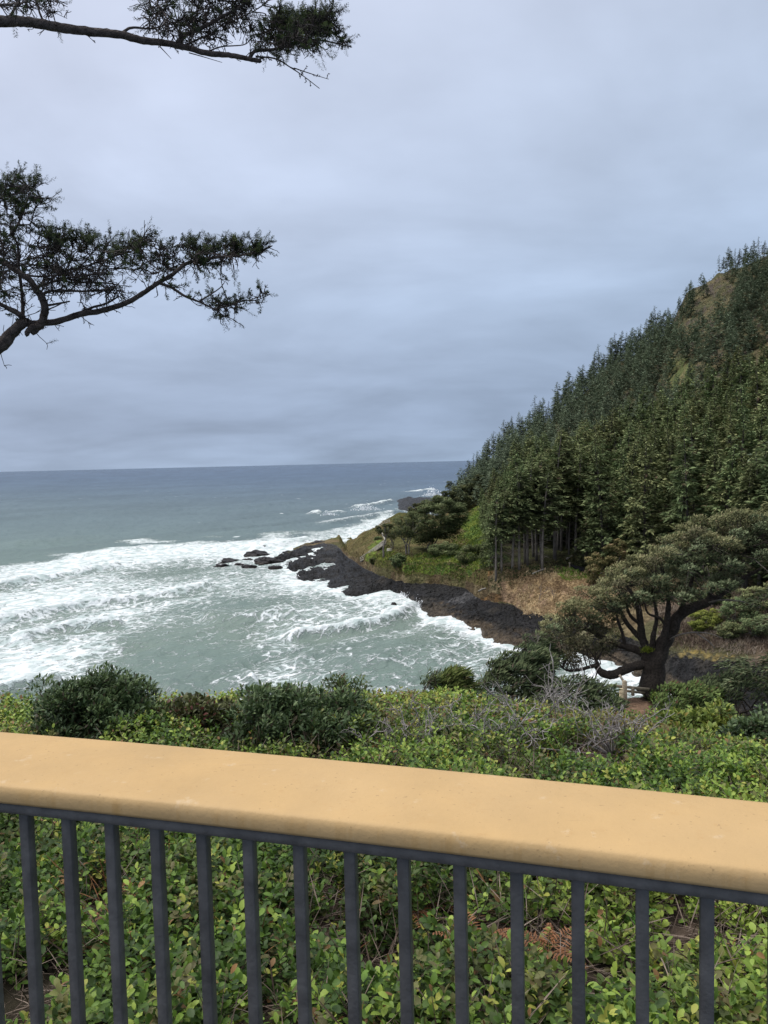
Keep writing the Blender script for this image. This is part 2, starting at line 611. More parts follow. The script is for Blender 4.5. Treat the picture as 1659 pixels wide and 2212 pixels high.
claire = np.where(cgr[..., None], mixc((.12, .20, .03), (.2, .2, .07), sm(.4, .7, nz2)), claire)
right = inpoly(PX + (nz1 - .5) * 90, PY, [(1400, 1290), (2300, 1200), (2300, 1500), (1400, 1430)])
rcol = mixc((.115, .085, .06), (.075, .07, .035), sm(.4, .6, nz1))
patch = inpoly(PX + (nz2 - .5) * 50, PY + (nz3 - .5) * 26, [(1448, 1418), (1480, 1402), (1500, 1400), (1560, 1412), (1600, 1420), (1530, 1424)])
ptc = mixc((.22, .165, .055), (.10, .085, .04), sm(.35, .6, nz3))
rcol = np.where(patch[..., None], ptc, rcol)
duff = mixc((.028, .024, .015), (.045, .05, .02), sm(.4, .6, nz1))
upper = mixc((.115, .095, .05), (.065, .066, .032), sm(.4, .6, nz1 * .6 + nz2 * .4))
upper = mixc(upper, (.075, .06, .05), sm(.55, .66, nz2))
upg = inpoly(PX + (nz2 - .5) * 20, PY, [(1440, 780), (1500, 770), (1500, 850), (1440, 850)])
upper = np.where(upg[..., None], mixc((.095, .115, .04), (.14, .12, .055), sm(.4, .6, nz2)), upper)
C = np.where((SS < 3)[..., None], rockc, bank)
azr = az[None] + 0 * SS
head = azr < az_of(1050)
C = np.where(((SS > 3.45) & head)[..., None], top, C)
C = np.where(((SS > 4.05) & ~head)[..., None], duff, C)
C = np.where(((SS > 5.15) & (azr > az_of(1180)))[..., None], upper, C)
C = np.where((right & (SS > 2.9) & (SS < 4.2))[..., None], rcol, C)
C = np.where((clear & (SS > 2.9) & (SS < 4.6))[..., None], claire, C)
C = np.where((patch & (SS > 2.5))[..., None], ptc, C)
P0 = np.stack([X, Y, ZZ], -1)
nr = len(RR)
idx = np.arange(nr * NA).reshape(nr, NA)
q = np.stack([idx[:-1, :-1], idx[:-1, 1:], idx[1:, 1:], idx[1:, :-1]], -1).reshape(-1, 4)
srow = np.repeat(SS[:-1, 0], NA - 1)
for nm, sel, mt in (('rock_shore', srow < 3.0, M_rock), ('hillside', srow >= 3.0, M_hill)):
    qq = q[sel]
    u_, inv = np.unique(qq, return_inverse=True)
    qq = inv.reshape(qq.shape)
    mb = MB().add(P0.reshape(-1, 3)[u_], np.concatenate([qq[:, [0, 1, 2]], qq[:, [0, 2, 3]]]), C.reshape(-1, 3)[u_])
    tag(mb.build(nm, mt, smooth=(nm == 'hillside')), kind='structure')

# far rock platform beyond the headland
gx = np.linspace(0, 1, 150)[None] + np.zeros((50, 1))
gy = np.linspace(0, 1, 50)[:, None] + np.zeros((1, 150))
up_ = [(853, 1079), (870, 1075), (900, 1074), (960, 1074), (1040, 1072)]
dn_ = [(853, 1081), (858, 1103), (900, 1109), (960, 1112), (1040, 1112)]
xs = 853 + gx * 190
ya = np.interp(xs, [p[0] for p in up_], [p[1] for p in up_])
yb = np.interp(xs, [p[0] for p in dn_], [p[1] for p in dn_])
ys = yb * (1 - gy) + ya * gy
Q = np.array([onz(a, b, 0) for a, b in zip(xs.ravel(), ys.ravel())]).reshape(50, 150, 3)
edge = np.minimum(np.minimum(sm(0, .16, gy), sm(0, .2, 1 - gy)), sm(0, .16, gx + .02))
Q[..., 2] = -1 + edge * 3.0 + (fbm(Q[..., 0] * .25, Q[..., 1] * .12, 51, 5) - .5) * 3 * edge
ii = np.arange(50 * 150).reshape(50, 150)
qq = np.stack([ii[:-1, :-1], ii[:-1, 1:], ii[1:, 1:], ii[1:, :-1]], -1).reshape(-1, 4)
cc = mixc((.006, .006, .007), (.018, .017, .019), sm(.35, .65, fbm(Q[..., 0] * .3, Q[..., 1] * .3, 5))).reshape(-1, 3)
tag(MB().add(Q.reshape(-1, 3), np.concatenate([qq[:, [0, 1, 2]], qq[:, [0, 2, 3]]]), cc).build('rock_platform', M_rock), kind='structure')

# ------------------------------------------------------------------ sea
azs = np.concatenate([np.linspace(-1.25, -.52, 40)[:-1], np.arange(-.52, .40, .0017), np.linspace(.40, 1.1, 40)[1:]])
dep = np.concatenate([np.arange(.60, .02, -.00125), np.arange(.02, .0008, -.0009), [.0007]])
rs = EYE / np.tan(dep)
AZ, RS = np.meshgrid(azs, rs)
SX, SY = RS * np.sin(AZ), RS * np.cos(AZ)
DX, DY = proj(np.stack([SX, SY, SX * 0], -1))
sn1, sn2 = fbm(SX * .035, SY * .035, 61, 4), fbm(SX * .11, SY * .11, 63, 4)
ybd = np.interp(DX, [-600, -200, 0, 124, 298, 496, 645, 760, 823, 900, 1000], [1290, 1240, 1209, 1191, 1167, 1159, 1147, 1128, 1112, 1090, 1080])
s_ = DY - ybd + (sn1 - .5) * 60 * sm(1050, 1250, DY) + (sn2 - .5) * 14
insurf = sm(-3, 10, s_)
Fo = .535 + (sn1 - .5) * .35 + (sn2 - .5) * .25
for cx, cy, sx, sy, rot, am in [
        (110, 1226, 230, 26, -8, .40), (420, 1188, 200, 15, -4, .34), (365, 1238, 125, 15, -5, -.38), (90, 1300, 190, 40, -12, .32),
        (330, 1300, 150, 22, -10, .22), (400, 1425, 150, 62, -8, -.46), (470, 1340, 130, 24, -10, -.16), (320, 1380, 80, 22, -8, -.2),
        (60, 1440, 150, 48, -15, .30), (0, 1545, 150, 22, -14, -.6), (615, 1440, 85, 55, -10, .13), (560, 1190, 100, 22, -5, .30),
        (640, 1262, 60, 26, 15, .34), (760, 1165, 60, 25, -30, .34), (830, 1108, 60, 16, -10, .36), (580, 1305, 150, 18, -6, -.14),
        (865, 1392, 100, 24, -8, -.24), (820, 1455, 110, 22, -8, -.10), (700, 1400, 60, 20, -10, -.12), (850, 1302, 60, 16, 0, .30), (960, 1345, 60, 12, 15, .2),
        (1300, 1445, 90, 30, 10, .2), (740, 1100, 100, 14, -8, -.12), (700, 1135, 120, 8, -8, -.14), (240, 1470, 40, 40, 0, .12), (680, 1196, 70, 22, -10, .4)]:
    c, s = math.cos(math.radians(rot)), math.sin(math.radians(rot))
    ux, uy = (DX - cx) * c + (DY - cy) * s, -(DX - cx) * s + (DY - cy) * c
    Fo += am * np.exp(-(ux / sx) ** 2 - (uy / sy) ** 2)
Fo = np.clip(Fo, .24 + .12 * (sn2 - .5), .98)
# foam gathers along the shore
rsh = np.interp(AZ, K1[:, 0], K1[:, 1])
dsh = np.where((AZ > az_of(600)), np.abs(rsh - RS), 99)
Fo += .5 * np.exp(-(dsh / (3.5 + 5 * sn1)) ** 2)
Fo *= insurf
H = np.zeros_like(Fo)
HS = 1.8


def crest(pts, h, wb, wf, foam, pw=0.0):
    """breaker along a line: gentle back, steep front towards the shore, foam on the crest and behind"""
    global H, Fo
    L = np.array([onz(a, b, 0)[:2] for a, b in pts])
    L = spline(np.c_[L, L[:, 0] * 0], 6)[:, :2]
    best = np.full(SX.shape, 1e9)
    sgn = np.zeros_like(best)
    tt = np.zeros_like(best)
    n = len(L) - 1
    wob = (fbm(SX * .08, SY * .08, 71, 3) - .5) * 3.6
    for i in range(n):
        d = L[i + 1] - L[i]
        l2 = (d ** 2).sum()
        t = np.clip(((SX - L[i, 0]) * d[0] + (SY - L[i, 1]) * d[1]) / l2, 0, 1)
        ex, ey = SX - L[i, 0] - t * d[0], SY - L[i, 1] - t * d[1]
        ds = np.hypot(ex, ey)
        m = ds < best
        best = np.where(m, ds, best)
        sgn = np.where(m, np.sign(d[0] * ey - d[1] * ex), sgn)   # + = seaward (left of travel to the right)
        tt = np.where(m, (i + t) / n, tt)
    sd = best * sgn + wob * .5
    taper = sm(0, .12, tt) * (1 - sm(.88, 1, tt))
    prof = np.where(sd > 0, np.exp(-(sd / wb) ** 2), np.exp(-(sd / wf) ** 2))
    H += HS * h * taper * prof * (.75 + .5 * sn2)
    fz = np.where(sd > 0, np.exp(-(sd / (wb * (.6 + sn2))) ** 2), np.exp(-(sd / (wf * .8)) ** 2))
    tail = np.where(sd > 0, np.exp(-(sd / (wb * 3)) ** 2), 0)
    Fo = np.maximum(Fo, foam * taper * fz * 1.15)
    Fo += .18 * foam * taper * tail
    Fo -= .35 * pw * taper * np.where(sd < 0, np.exp(-((sd + wf * 2.6) / (wf * 1.6)) ** 2), 0)


crest([(-220, 1302), (0, 1272), (149, 1247), (230, 1234), (268, 1228)], 1.1, 5, 1.8, .95, .6)
crest([(-220, 1392), (0, 1356), (149, 1321), (298, 1297), (400, 1281), (474, 1268)], 1.2, 5, 1.8, .95, .6)
crest([(10, 1402), (124, 1368), (223, 1355), (270, 1350)], 1.1, 3.5, 1.6, .95, .8)
crest([(-150, 1565), (0, 1519), (74, 1495), (150, 1480)], 1.5, 3, 2.2, .8, 1.0)
crest([(600, 1380), (654, 1372), (700, 1367), (740, 1362), (804, 1353), (856, 1337), (885, 1320), (905, 1306)], 1.0, 2.4, 1.4, 1.0, 1.0)
crest([(672, 1115), (690, 1112), (727, 1110), (740, 1110)], 1.4, 5, 3, .8, .6)
crest([(770, 1101), (800, 1095), (830, 1089), (856, 1083)], 1.5, 9, 3, .62, .3)
crest([(690, 1136), (760, 1124), (830, 1112), (860, 1104)], .9, 9, 3, .5, .2)
crest([(880, 1064), (920, 1060), (962, 1056)], 1.0, 10, 4, .8, 0)
crest([(545, 1186), (600, 1178), (680, 1165)], .8, 5, 2, .8, 0)
for pts, h in [([(-100, 1128), (120, 1115), (330, 1103), (400, 1101)], 1.0), ([(430, 1104), (560, 1094), (700, 1084)], .9), ([(0, 1180), (150, 1166), (260, 1158)], .9),
               ([(500, 1120), (600, 1113), (680, 1104)], .8), ([(430, 1352), (560, 1338), (650, 1330)], .9), 
               ([(700, 1440), (850, 1428), (1000, 1420)], .5), ([(330, 1500), (480, 1475), (560, 1465)], .6), ([(600, 1060), (800, 1049), (950, 1042)], .9)]:
    crest(pts, h, 7, 3.5, 0, .4)
# wind chop and swell, dying out with distance
cd = onz(471, 1268, 0)[:2] - onz(0, 1355, 0)[:2]
cd = cd / np.hypot(*cd)
A_, B_ = SX * cd[0] + SY * cd[1], -SX * cd[1] + SY * cd[0]
H += ((fbm(A_ * .03, B_ * .11, 81, 4) - .5) * 2.0 + (fbm(A_ * .14, B_ * .34, 83, 3) - .5) * 1.0) * (1 - sm(1200, 4000, RS))
Fo = np.clip(Fo, 0, 1)
lowf = sm(.45, .62, fbm(A_ * .004, B_ * .02, 87, 4))
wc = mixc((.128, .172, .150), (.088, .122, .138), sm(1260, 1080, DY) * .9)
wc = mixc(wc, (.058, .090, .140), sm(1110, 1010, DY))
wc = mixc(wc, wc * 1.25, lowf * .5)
wc = wc * (.92 + .2 * (sn1 - .5))[..., None]
# sand stirred up in the surf makes it a paler green
wc = mixc(wc, (.150, .188, .158), insurf * .45 * sm(.35, .65, sn1))
wc = mixc(wc, (.30, .36, .33), insurf * .55 * sm(.35, .8, Fo))     # bubbles under the surface
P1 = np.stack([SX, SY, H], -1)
n0, n1_ = SX.shape
ii = np.arange(n0 * n1_).reshape(n0, n1_)
qq = np.stack([ii[:-1, :-1], ii[1:, :-1], ii[1:, 1:], ii[:-1, 1:]], -1).reshape(-1, 4)
Tq = np.concatenate([qq[:, [0, 2, 1]], qq[:, [0, 3, 2]]])

m, t, b = new_mat('sea_water')
n, l = t.nodes.new, t.links.new


def sh(op, a, b_=None, c=None, clamp=False):
    q_ = n('ShaderNodeMath')
    q_.operation = op
    q_.use_clamp = clamp
    for i, v in enumerate((a, b_, c)):
        if v is None:
            continue
        if isinstance(v, (int, float)):
            q_.inputs[i].default_value = v
        else:
            l(v, q_.inputs[i])
    return q_.outputs[0]


def step(v, lo, hi, a=0.0, b_=1.0):
    q_ = n('ShaderNodeMapRange')
    q_.interpolation_type = 'SMOOTHSTEP'
    for i, x in enumerate((v, lo, hi, a, b_)):
        if isinstance(x, (int, float)):
            q_.inputs[i].default_value = x
        else:
            l(x, q_.inputs[i])
    return q_.outputs[0]


at = n('ShaderNodeAttribute')
at.attribute_name = 'Col'
af = n('ShaderNodeAttribute')
af.attribute_name = 'Foam'
g = n('ShaderNodeNewGeometry')
mp = n('ShaderNodeMapping')
mp.vector_type = 'TEXTURE'
mp.inputs['Rotation'].default_value = (0, 0, math.atan2(cd[1], cd[0]))
mp.inputs['Scale'].default_value = (1.55, 1.0, 1.0)
l(g.outputs['Position'], mp.inputs['Vector'])


def noise(vec, scale, det=4, rough=.5, dist=0.0, colr=False):
    q_ = n('ShaderNodeTexNoise')
    q_.inputs['Scale'].default_value = scale
    q_.inputs['Detail'].default_value = det
    q_.inputs['Roughness'].default_value = rough
    q_.inputs['Distortion'].default_value = dist
    l(vec, q_.inputs['Vector'])
    return q_.outputs[1 if colr else 0]


def warp(vec, scale, amt):
    c_ = noise(vec, scale, 3, colr=True)
    s1 = n('ShaderNodeVectorMath')
    s1.operation = 'SUBTRACT'
    s1.inputs[1].default_value = (.5, .5, .5)
    l(c_, s1.inputs[0])
    s2 = n('ShaderNodeVectorMath')
    s2.operation = 'SCALE'
    s2.inputs['Scale'].default_value = amt
    l(s1.outputs[0], s2.inputs[0])
    s3 = n('ShaderNodeVectorMath')
    l(vec, s3.inputs[0])
    l(s2.outputs[0], s3.inputs[1])
    return s3.outputs[0]


def web(vec, scale, wid):
    q_ = n('ShaderNodeTexVoronoi')
    q_.voronoi_dimensions = '2D'
    q_.feature = 'DISTANCE_TO_EDGE'
    q_.inputs['Scale'].default_value = scale
    l(vec, q_.inputs['Vector'])
    return step(q_.outputs['Distance'], 0.0, wid, 1.0, 0.0)


w1 = warp(mp.outputs[0], .4, 2.4)
w2 = warp(w1, 1.6, .75)
e1, e2, e3 = web(w2, .72, .32), web(w2, 2.0, .34), web(w1, .28, .24)
nn_ = step(noise(w1, .36, 9, .76), .33, .69)
pat = sh('ADD', sh('ADD', sh('MULTIPLY', e1, .30), sh('MULTIPLY', e2, .20)), sh('ADD', sh('MULTIPLY', nn_, .36), sh('MULTIPLY', e3, .14)))
thr = sh('SUBTRACT', 1.0, af.outputs['Fac'])
foam = step(pat, sh('SUBTRACT', thr, .17), sh('ADD', thr, .25))
foam = sh('MULTIPLY', foam, step(af.outputs['Fac'], .06, .2))
# scattered whitecaps out at sea
vc = n('ShaderNodeTexVoronoi')
vc.voronoi_dimensions = '2D'
vc.inputs['Scale'].default_value = .028
l(warp(mp.outputs[0], .1, 5.0), vc.inputs['Vector'])
sc_ = n('ShaderNodeSeparateColor')
l(vc.outputs['Color'], sc_.inputs[0])
cap = step(vc.outputs['Distance'], sh('MULTIPLY', step(sc_.outputs[0], .72, 1.0), .05), sh('MULTIPLY', step(sc_.outputs[0], .72, 1.0), .02), 0.0, .75)
foam = sh('MAXIMUM', foam, cap)
hgt = sh('ADD', sh('MULTIPLY', noise(mp.outputs[0], .9, 5, .6), .55), sh('ADD', sh('MULTIPLY', noise(mp.outputs[0], .22, 4), .9), sh('MULTIPLY', foam, .25)))
bp = n('ShaderNodeBump')
bp.inputs['Strength'].default_value = 1.0
bp.inputs['Distance'].default_value = .9
l(hgt, bp.inputs['Height'])
df = n('ShaderNodeBsdfDiffuse')
l(at.outputs['Color'], df.inputs[0])
l(bp.outputs[0], df.inputs['Normal'])
gl = n('ShaderNodeBsdfGlossy')
gl.inputs['Roughness'].default_value = .18
l(bp.outputs[0], gl.inputs['Normal'])
wx = n('ShaderNodeMixShader')
fr = n('ShaderNodeLayerWeight')
fr.inputs['Blend'].default_value = .12
l(bp.outputs[0], fr.inputs['Normal'])
l(sh('MINIMUM', sh('MULTIPLY_ADD', fr.outputs['Fresnel'], .5, .03), .30), wx.inputs[0])
l(df.outputs[0], wx.inputs[1])
l(gl.outputs[0], wx.inputs[2])
fd = n('ShaderNodeBsdfDiffuse')
fcm = n('ShaderNodeMixRGB')
fcm.inputs[1].default_value = (.38, .44, .43, 1)
fcm.inputs[2].default_value = (.61, .635, .64, 1)
l(step(noise(w1, .5, 5), .35, .6), fcm.inputs[0])
l(fcm.outputs[0], fd.inputs[0])
l(bp.outputs[0], fd.inputs['Normal'])
fx = n('ShaderNodeMixShader')
l(foam, fx.inputs[0])
l(wx.outputs[0], fx.inputs[1])
l(fd.outputs[0], fx.inputs[2])
l(fx.outputs[0], t.nodes['Material Output'].inputs[0])
M_sea = m
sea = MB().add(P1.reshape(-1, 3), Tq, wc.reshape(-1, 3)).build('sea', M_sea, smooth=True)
fa = sea.data.attributes.new('Foam', 'FLOAT', 'POINT')
fa.data.foreach_set('value', Fo.astype(np.float32).ravel())
tag(sea, kind='structure')
M_white = mat_col('foam_white', .9, .1)
# ------------------------------------------------------------------ spruces of the hill
def hit(x, y, lo=60, hi=470):
    """where the sight line of a photo position meets the far land"""
    r = np.arange(lo, hi, .5)
    d = ray(x, y)
    d = d / math.hypot(d[0], d[1])
    z = hill_z(d[0] * r, d[1] * r)
    k = np.argmax(z >= EYE + d[2] * r)
    return np.array([d[0] * r[k], d[1] * r[k], z[k]])


WIND = unit(np.array([.82, .45, .0]))
DK, MD, LT = np.array([.034, .047, .024]), np.array([.092, .115, .050]), np.array([.185, .205, .095])


HAZE_TINT = (np.array([.034, .046, .032]), np.array([.082, .104, .066]), np.array([.150, .175, .115]))  # distance haze put into the needle colour of the far trees: paler, bluer grey


def spruce_meshes(h, Rr, cb, nb, seed, dead=6, wind=0.25, dens=1.0, ragged=.4, pal=(DK, MD, LT)):
    """trunk mesh and crown mesh of one conifer, base at the origin"""
    global rng
    keep, rng = rng, np.random.default_rng(seed)
    tr, crn = MB(), MB()
    bend = rng.normal(size=2) * .02 * h
    zt = np.linspace(0, 1, 9)
    px = np.stack([bend[0] * zt ** 2 * 2, bend[1] * zt ** 2 * 2, zt * h], 1)
    rad = (.015 * h) * (1 - zt) ** .8 + .02
    tube(tr, px, rad, 7, (.135, .12, .105) if cb > .3 else (.05, .045, .04))
    for i in range(dead):
        zz_ = rng.uniform(.1, max(cb, .2) + .1)
        a = rng.uniform(0, 6.28)
        L = rng.uniform(.8, 2.4)
        p = np.array([np.interp(zz_, zt, px[:, 0]), np.interp(zz_, zt, px[:, 1]), zz_ * h])
        d = np.array([math.cos(a), math.sin(a), rng.uniform(-.4, .25)])
        tube(tr, [p, p + d * L * .5 + [0, 0, -.05], p + d * L + [0, 0, rng.uniform(-.3, .2)]], [.05, .035, .015], 3, (.17, .15, .135))
    P, D, L_, C_ = [], [], [], []
    for i in range(nb):
        t = cb + (1 - cb) * (i + rng.random()) / nb
        u = (t - cb) / (1 - cb)
        prof = min(1.0, (1 - u) ** .85 * 1.08) * (.55 + .45 * min(1, u / .18))
        a = rng.uniform(0, 6.28)
        out_ = np.array([math.cos(a), math.sin(a), 0])
        L = Rr * prof * rng.uniform(1 - ragged, 1 + ragged * .6) * (1 + wind * (out_ @ WIND)) + .10
        z = t * h
        base = np.array([np.interp(t, zt, px[:, 0]), np.interp(t, zt, px[:, 1]), z])
        rise = rng.uniform(-.18, .18) + .45 * u
        ns = max(2, int((2 + L * 1.35) * dens))
        if L > 1.2:
            tube(tr, [base, base + out_ * L * .6 + UP * L * .6 * rise * .6], [.035, .015], 3, (.13, .11, .095), False)
        for k in range(ns):
            s = .25 + .75 * (k + rng.random()) / ns
            p = base + out_ * s * L + UP * (L * (rise * s - .16 * s * s) + rng.normal() * .12)
            side = np.array([-out_[1], out_[0], 0])
            for q in range(4):
                d = out_ * rng.uniform(.4, 1) + side * rng.uniform(-1.0, 1.0) + UP * rng.uniform(-.30, .28) + WIND * wind
                P.append(p + rng.normal(size=3) * .13)
                D.append(d)
                L_.append((.58 + .68 * rng.random()) * (.35 + .65 * min(1, L / 1.6)) * (h / 20) ** .35)
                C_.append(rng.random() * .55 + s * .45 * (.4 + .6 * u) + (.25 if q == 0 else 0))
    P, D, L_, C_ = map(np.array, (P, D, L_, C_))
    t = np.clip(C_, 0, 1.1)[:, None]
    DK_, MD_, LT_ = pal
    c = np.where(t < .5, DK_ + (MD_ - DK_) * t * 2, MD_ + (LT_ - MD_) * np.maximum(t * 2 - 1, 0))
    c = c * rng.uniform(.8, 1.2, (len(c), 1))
    brown = rng.random(len(c)) < .03
    c[brown] = (.075, .058, .035)
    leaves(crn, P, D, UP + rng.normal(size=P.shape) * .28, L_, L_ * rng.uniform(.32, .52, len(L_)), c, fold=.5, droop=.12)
    rng = keep
    return tr.mesh('trunk', M_far_bark), crn.mesh('crown', M_needle)


TALL = [spruce_meshes(22, 5.4, .10, 135, 100 + i, dens=1.15, ragged=.5) for i in range(6)]
EDGE = [spruce_meshes(20, 4.4, .42, 95, 200 + i, dead=16, dens=1.15, ragged=.6) for i in range(4)]
RIDGE = [spruce_meshes(13, 3.5, .02, 100, 300 + i, dead=2, dens=.95, ragged=.65, pal=HAZE_TINT) for i in range(4)]
SPARSE = [spruce_meshes(14, 2.8, .12, 50, 350 + i, dead=6, dens=.55, ragged=.8, pal=HAZE_TINT) for i in range(2)]
LOW = [spruce_meshes(9.5, 4.0, .02, 110, 400 + i, dead=0, wind=.5, dens=1.2) for i in range(2)]


def place_tree(proto, p, s, label, group, rz=None, name='spruce_tree', cat='spruce tree'):
    o = empty(name, p, label, cat, group)
    o.rotation_euler = (rng.normal() * .018, rng.normal() * .022, rng.uniform(-.5, .5) if rz is None else rz)
    o.scale = (s[0], s[0], s[1])
    for nm, me in zip(('trunk', 'crown'), proto):
        ch = bpy.data.objects.new(nm, me)
        COL.objects.link(ch)
        ch.parent = o
    return o


# trees along the open front edge, each with the grey trunk the photo shows
for k, (cx, cy, hh) in enumerate([(8, 985, 17), (65, 890, 16), (172, 880, 19), (242, 880, 20), (302, 822, 20), (326, 840, 21), (416, 790, 21), (385, 752, 20), (462, 825, 22),
                                  (473, 885, 19), (600, 790, 26), (632, 680, 23), (665, 690, 22), (741, 730, 15), (810, 735, 21), (860, 660, 22), (928, 610, 22), (722, 670, 20)]):
    q_ = hit(1069.7 + .215 * cx, 1042.3 + .215 * cy)
    place_tree(EDGE[k % 4], q_ - [0, 0, .3], (hh / 21, hh / 20), 'tall spruce with a bare grey lower trunk along the forest edge above the clearing', 'bare trunked spruces along the forest edge')
for k, (x_, y_, hh) in enumerate([(1605, 1274, 19), (1588, 1268, 17), (1640, 1262, 20), (1575, 1255, 18), (1622, 1250, 20)]):
    q_ = hit(x_, y_)
    place_tree(EDGE[(k + 1) % 4], q_ - [0, 0, .3], (hh / 21, hh / 20), 'spruce with a pale bare trunk just behind the big leaning tree at right', 'pale trunked spruces behind the big leaning tree')

BARE = [[(1486, 668), (1552, 592), (1590, 628), (1576, 668), (1546, 706), (1520, 700)], [(1455, 708), (1482, 690), (1490, 715), (1470, 728)],
        [(1450, 788), (1490, 782), (1488, 812), (1452, 820)], [(1630, 745), (1680, 735), (1680, 830), (1628, 812)], [(1548, 774), (1572, 770), (1574, 802), (1550, 802)],
        [(1634, 520), (1680, 500), (1680, 552), (1636, 552)]]
cand = []
tries = np.random.default_rng(21)
pts_ = []


def scatter(n, rlo, rhi, x_lo, x_hi, dmin):
    """random spots at least dmin apart"""
    c = 0
    alo, ahi = az_of(x_lo), az_of(x_hi)
    for _ in range(n):
        r = math.sqrt(tries.uniform(rlo ** 2, rhi ** 2))
        a = tries.uniform(alo, ahi)
        x, y = r * math.sin(a), r * math.cos(a)
        if any((x - p[0]) ** 2 + (y - p[1]) ** 2 < dmin ** 2 for p in pts_):
            continue
        pts_.append((x, y))
        c += 1
        yield x, y, r, a


for x, y, r, a in scatter(7000, 114, 236, 1040, 1760, 3.7):
    r4, r5 = float(kn(K4, a)[0]), float(kn(K5, a)[0])
    if r < r4 + 1.5 or r > r5 + 14:
        continue
    dx_ = 829.5 + 1663 * math.tan(a)
    if 1078 < dx_ < 1295 and r < r4 + 20:
        continue
    f = np.interp(dx_, [1040, 1070, 1120, 1200], [.34, .55, .85, 1.0]) * tries.uniform(.70, 1.12)
    cand.append(('near', x, y, f))
for x, y, r, a in scatter(12000, 225, 452, 985, 1760, 4.7):
    r5, r6 = float(kn(K5, a)[0]), float(kn(K6, a)[0])
    if r < r5 + 8 or r > r6 + 3:
        continue
    ff = tries.uniform(.5, 1.1)
    if r > r6 - 45 and a > az_of(1445):
        if r > r6 - 14 and a < az_of(1560):
            continue
        ff *= .62
    cand.append(('far', x, y, ff))
for x_ in np.arange(990, 1660, 11.0):                     # the row on the skyline
    if 1450 < x_ < 1546:
        continue
    a = az_of(x_ + tries.uniform(-3, 3))
    r6 = float(kn(K6, a)[0]) - tries.uniform(1, 7)
    cand.append(('sky', r6 * math.sin(a), r6 * math.cos(a), tries.uniform(.7, 1.25) * (1 if x_ < 1450 else .66)))
zc = hill_z([c[1] for c in cand], [c[2] for c in cand])
keepc = []
for c, z in zip(cand, zc):
    bx, by = proj([c[1], c[2], z])
    hgt_ = (22 if c[0] == 'near' else 13) * c[3]
    tx, ty = proj([c[1], c[2], z + hgt_])
    r = math.hypot(c[1], c[2])
    if c[0] != 'near':
        bad = False
        for pl in BARE:
            for fr_ in (0, .4):
                if inpoly([bx], [by * (1 - fr_) + ty * fr_], pl)[0]:
                    bad = True
        if bad and tries.random() < .93:
            continue
    keepc.append([r, c[0], c[1], c[2], z, hgt_, float(bx), float(ty), c[3]])
keepc.sort(key=lambda k: k[0])
# leave out what nearer trees hide completely
cov = np.full(2200, 3000.0)
vis = []
for k in keepc:
    wpx = max(3, int(1663 / k[0] * 1.2))
    i0 = int(k[6])
    seg = cov[max(0, i0 - wpx):i0 + wpx + 1]
    if len(seg) and (seg < k[7] - 4).all():
        continue
    vis.append(k)
    if len(seg):
        cov[max(0, i0 - wpx):i0 + wpx + 1] = np.minimum(seg, k[7] + .30 * k[5] * 1663 / k[0])
NIND = 265
inview = [k for k in vis if k[6] < 1690]
print('trees', len(keepc), 'visible', len(vis), 'in view', len(inview))
chosen = inview[:NIND]
skyl = [k for k in inview[NIND:] if k[1] == 'sky']
rest = [k for k in inview[NIND:] if k[1] != 'sky'] + [k for k in vis if k[6] >= 1690]
spar = 0
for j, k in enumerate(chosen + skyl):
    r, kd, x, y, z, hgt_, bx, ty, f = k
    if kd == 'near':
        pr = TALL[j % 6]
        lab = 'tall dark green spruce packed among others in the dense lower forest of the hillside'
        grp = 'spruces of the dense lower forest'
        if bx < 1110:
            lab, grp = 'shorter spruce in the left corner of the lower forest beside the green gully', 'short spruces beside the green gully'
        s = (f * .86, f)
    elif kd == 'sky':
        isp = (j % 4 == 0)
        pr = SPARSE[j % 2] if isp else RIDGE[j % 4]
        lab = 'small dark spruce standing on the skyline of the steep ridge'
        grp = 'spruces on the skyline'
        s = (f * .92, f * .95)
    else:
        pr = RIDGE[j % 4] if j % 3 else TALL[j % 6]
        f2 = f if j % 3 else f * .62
        lab = 'dark spruce on the steep upper slope between the lower forest and the skyline'
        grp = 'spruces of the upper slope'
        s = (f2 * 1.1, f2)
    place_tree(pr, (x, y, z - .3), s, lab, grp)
# what remains of the far wood is one mass
if rest:
    mbw = MB()
    src = []
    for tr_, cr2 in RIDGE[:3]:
        nV = len(cr2.vertices)
        v = np.empty(nV * 3)
        cr2.vertices.foreach_get('co', v)
        c4 = np.empty(nV * 4)
        cr2.attributes['Col'].data.foreach_get('color', c4)
        tt_ = np.empty(len(cr2.polygons) * 3, np.int32)
        cr2.loops.foreach_get('vertex_index', tt_)
        src.append((v.reshape(-1, 3), tt_.reshape(-1, 3), c4.reshape(-1, 4)[:, :3]))
    for j, k in enumerate(rest):
        v, tt_, c4 = src[j % 3]
        a = tries.uniform(0, 6.28)
        f = k[5] / 13
        q_ = v * f
        q_ = np.stack([q_[:, 0] * math.cos(a) - q_[:, 1] * math.sin(a), q_[:, 0] * math.sin(a) + q_[:, 1] * math.cos(a), q_[:, 2]], 1)
        mbw.add(q_ + [k[2], k[3], k[4] - .2], tt_, c4 * tries.uniform(.75, 1.2))
    tag(mbw.build('far_forest', M_needle), 'dark unbroken spruce forest covering the upper hillside', 'forest', kind='stuff')


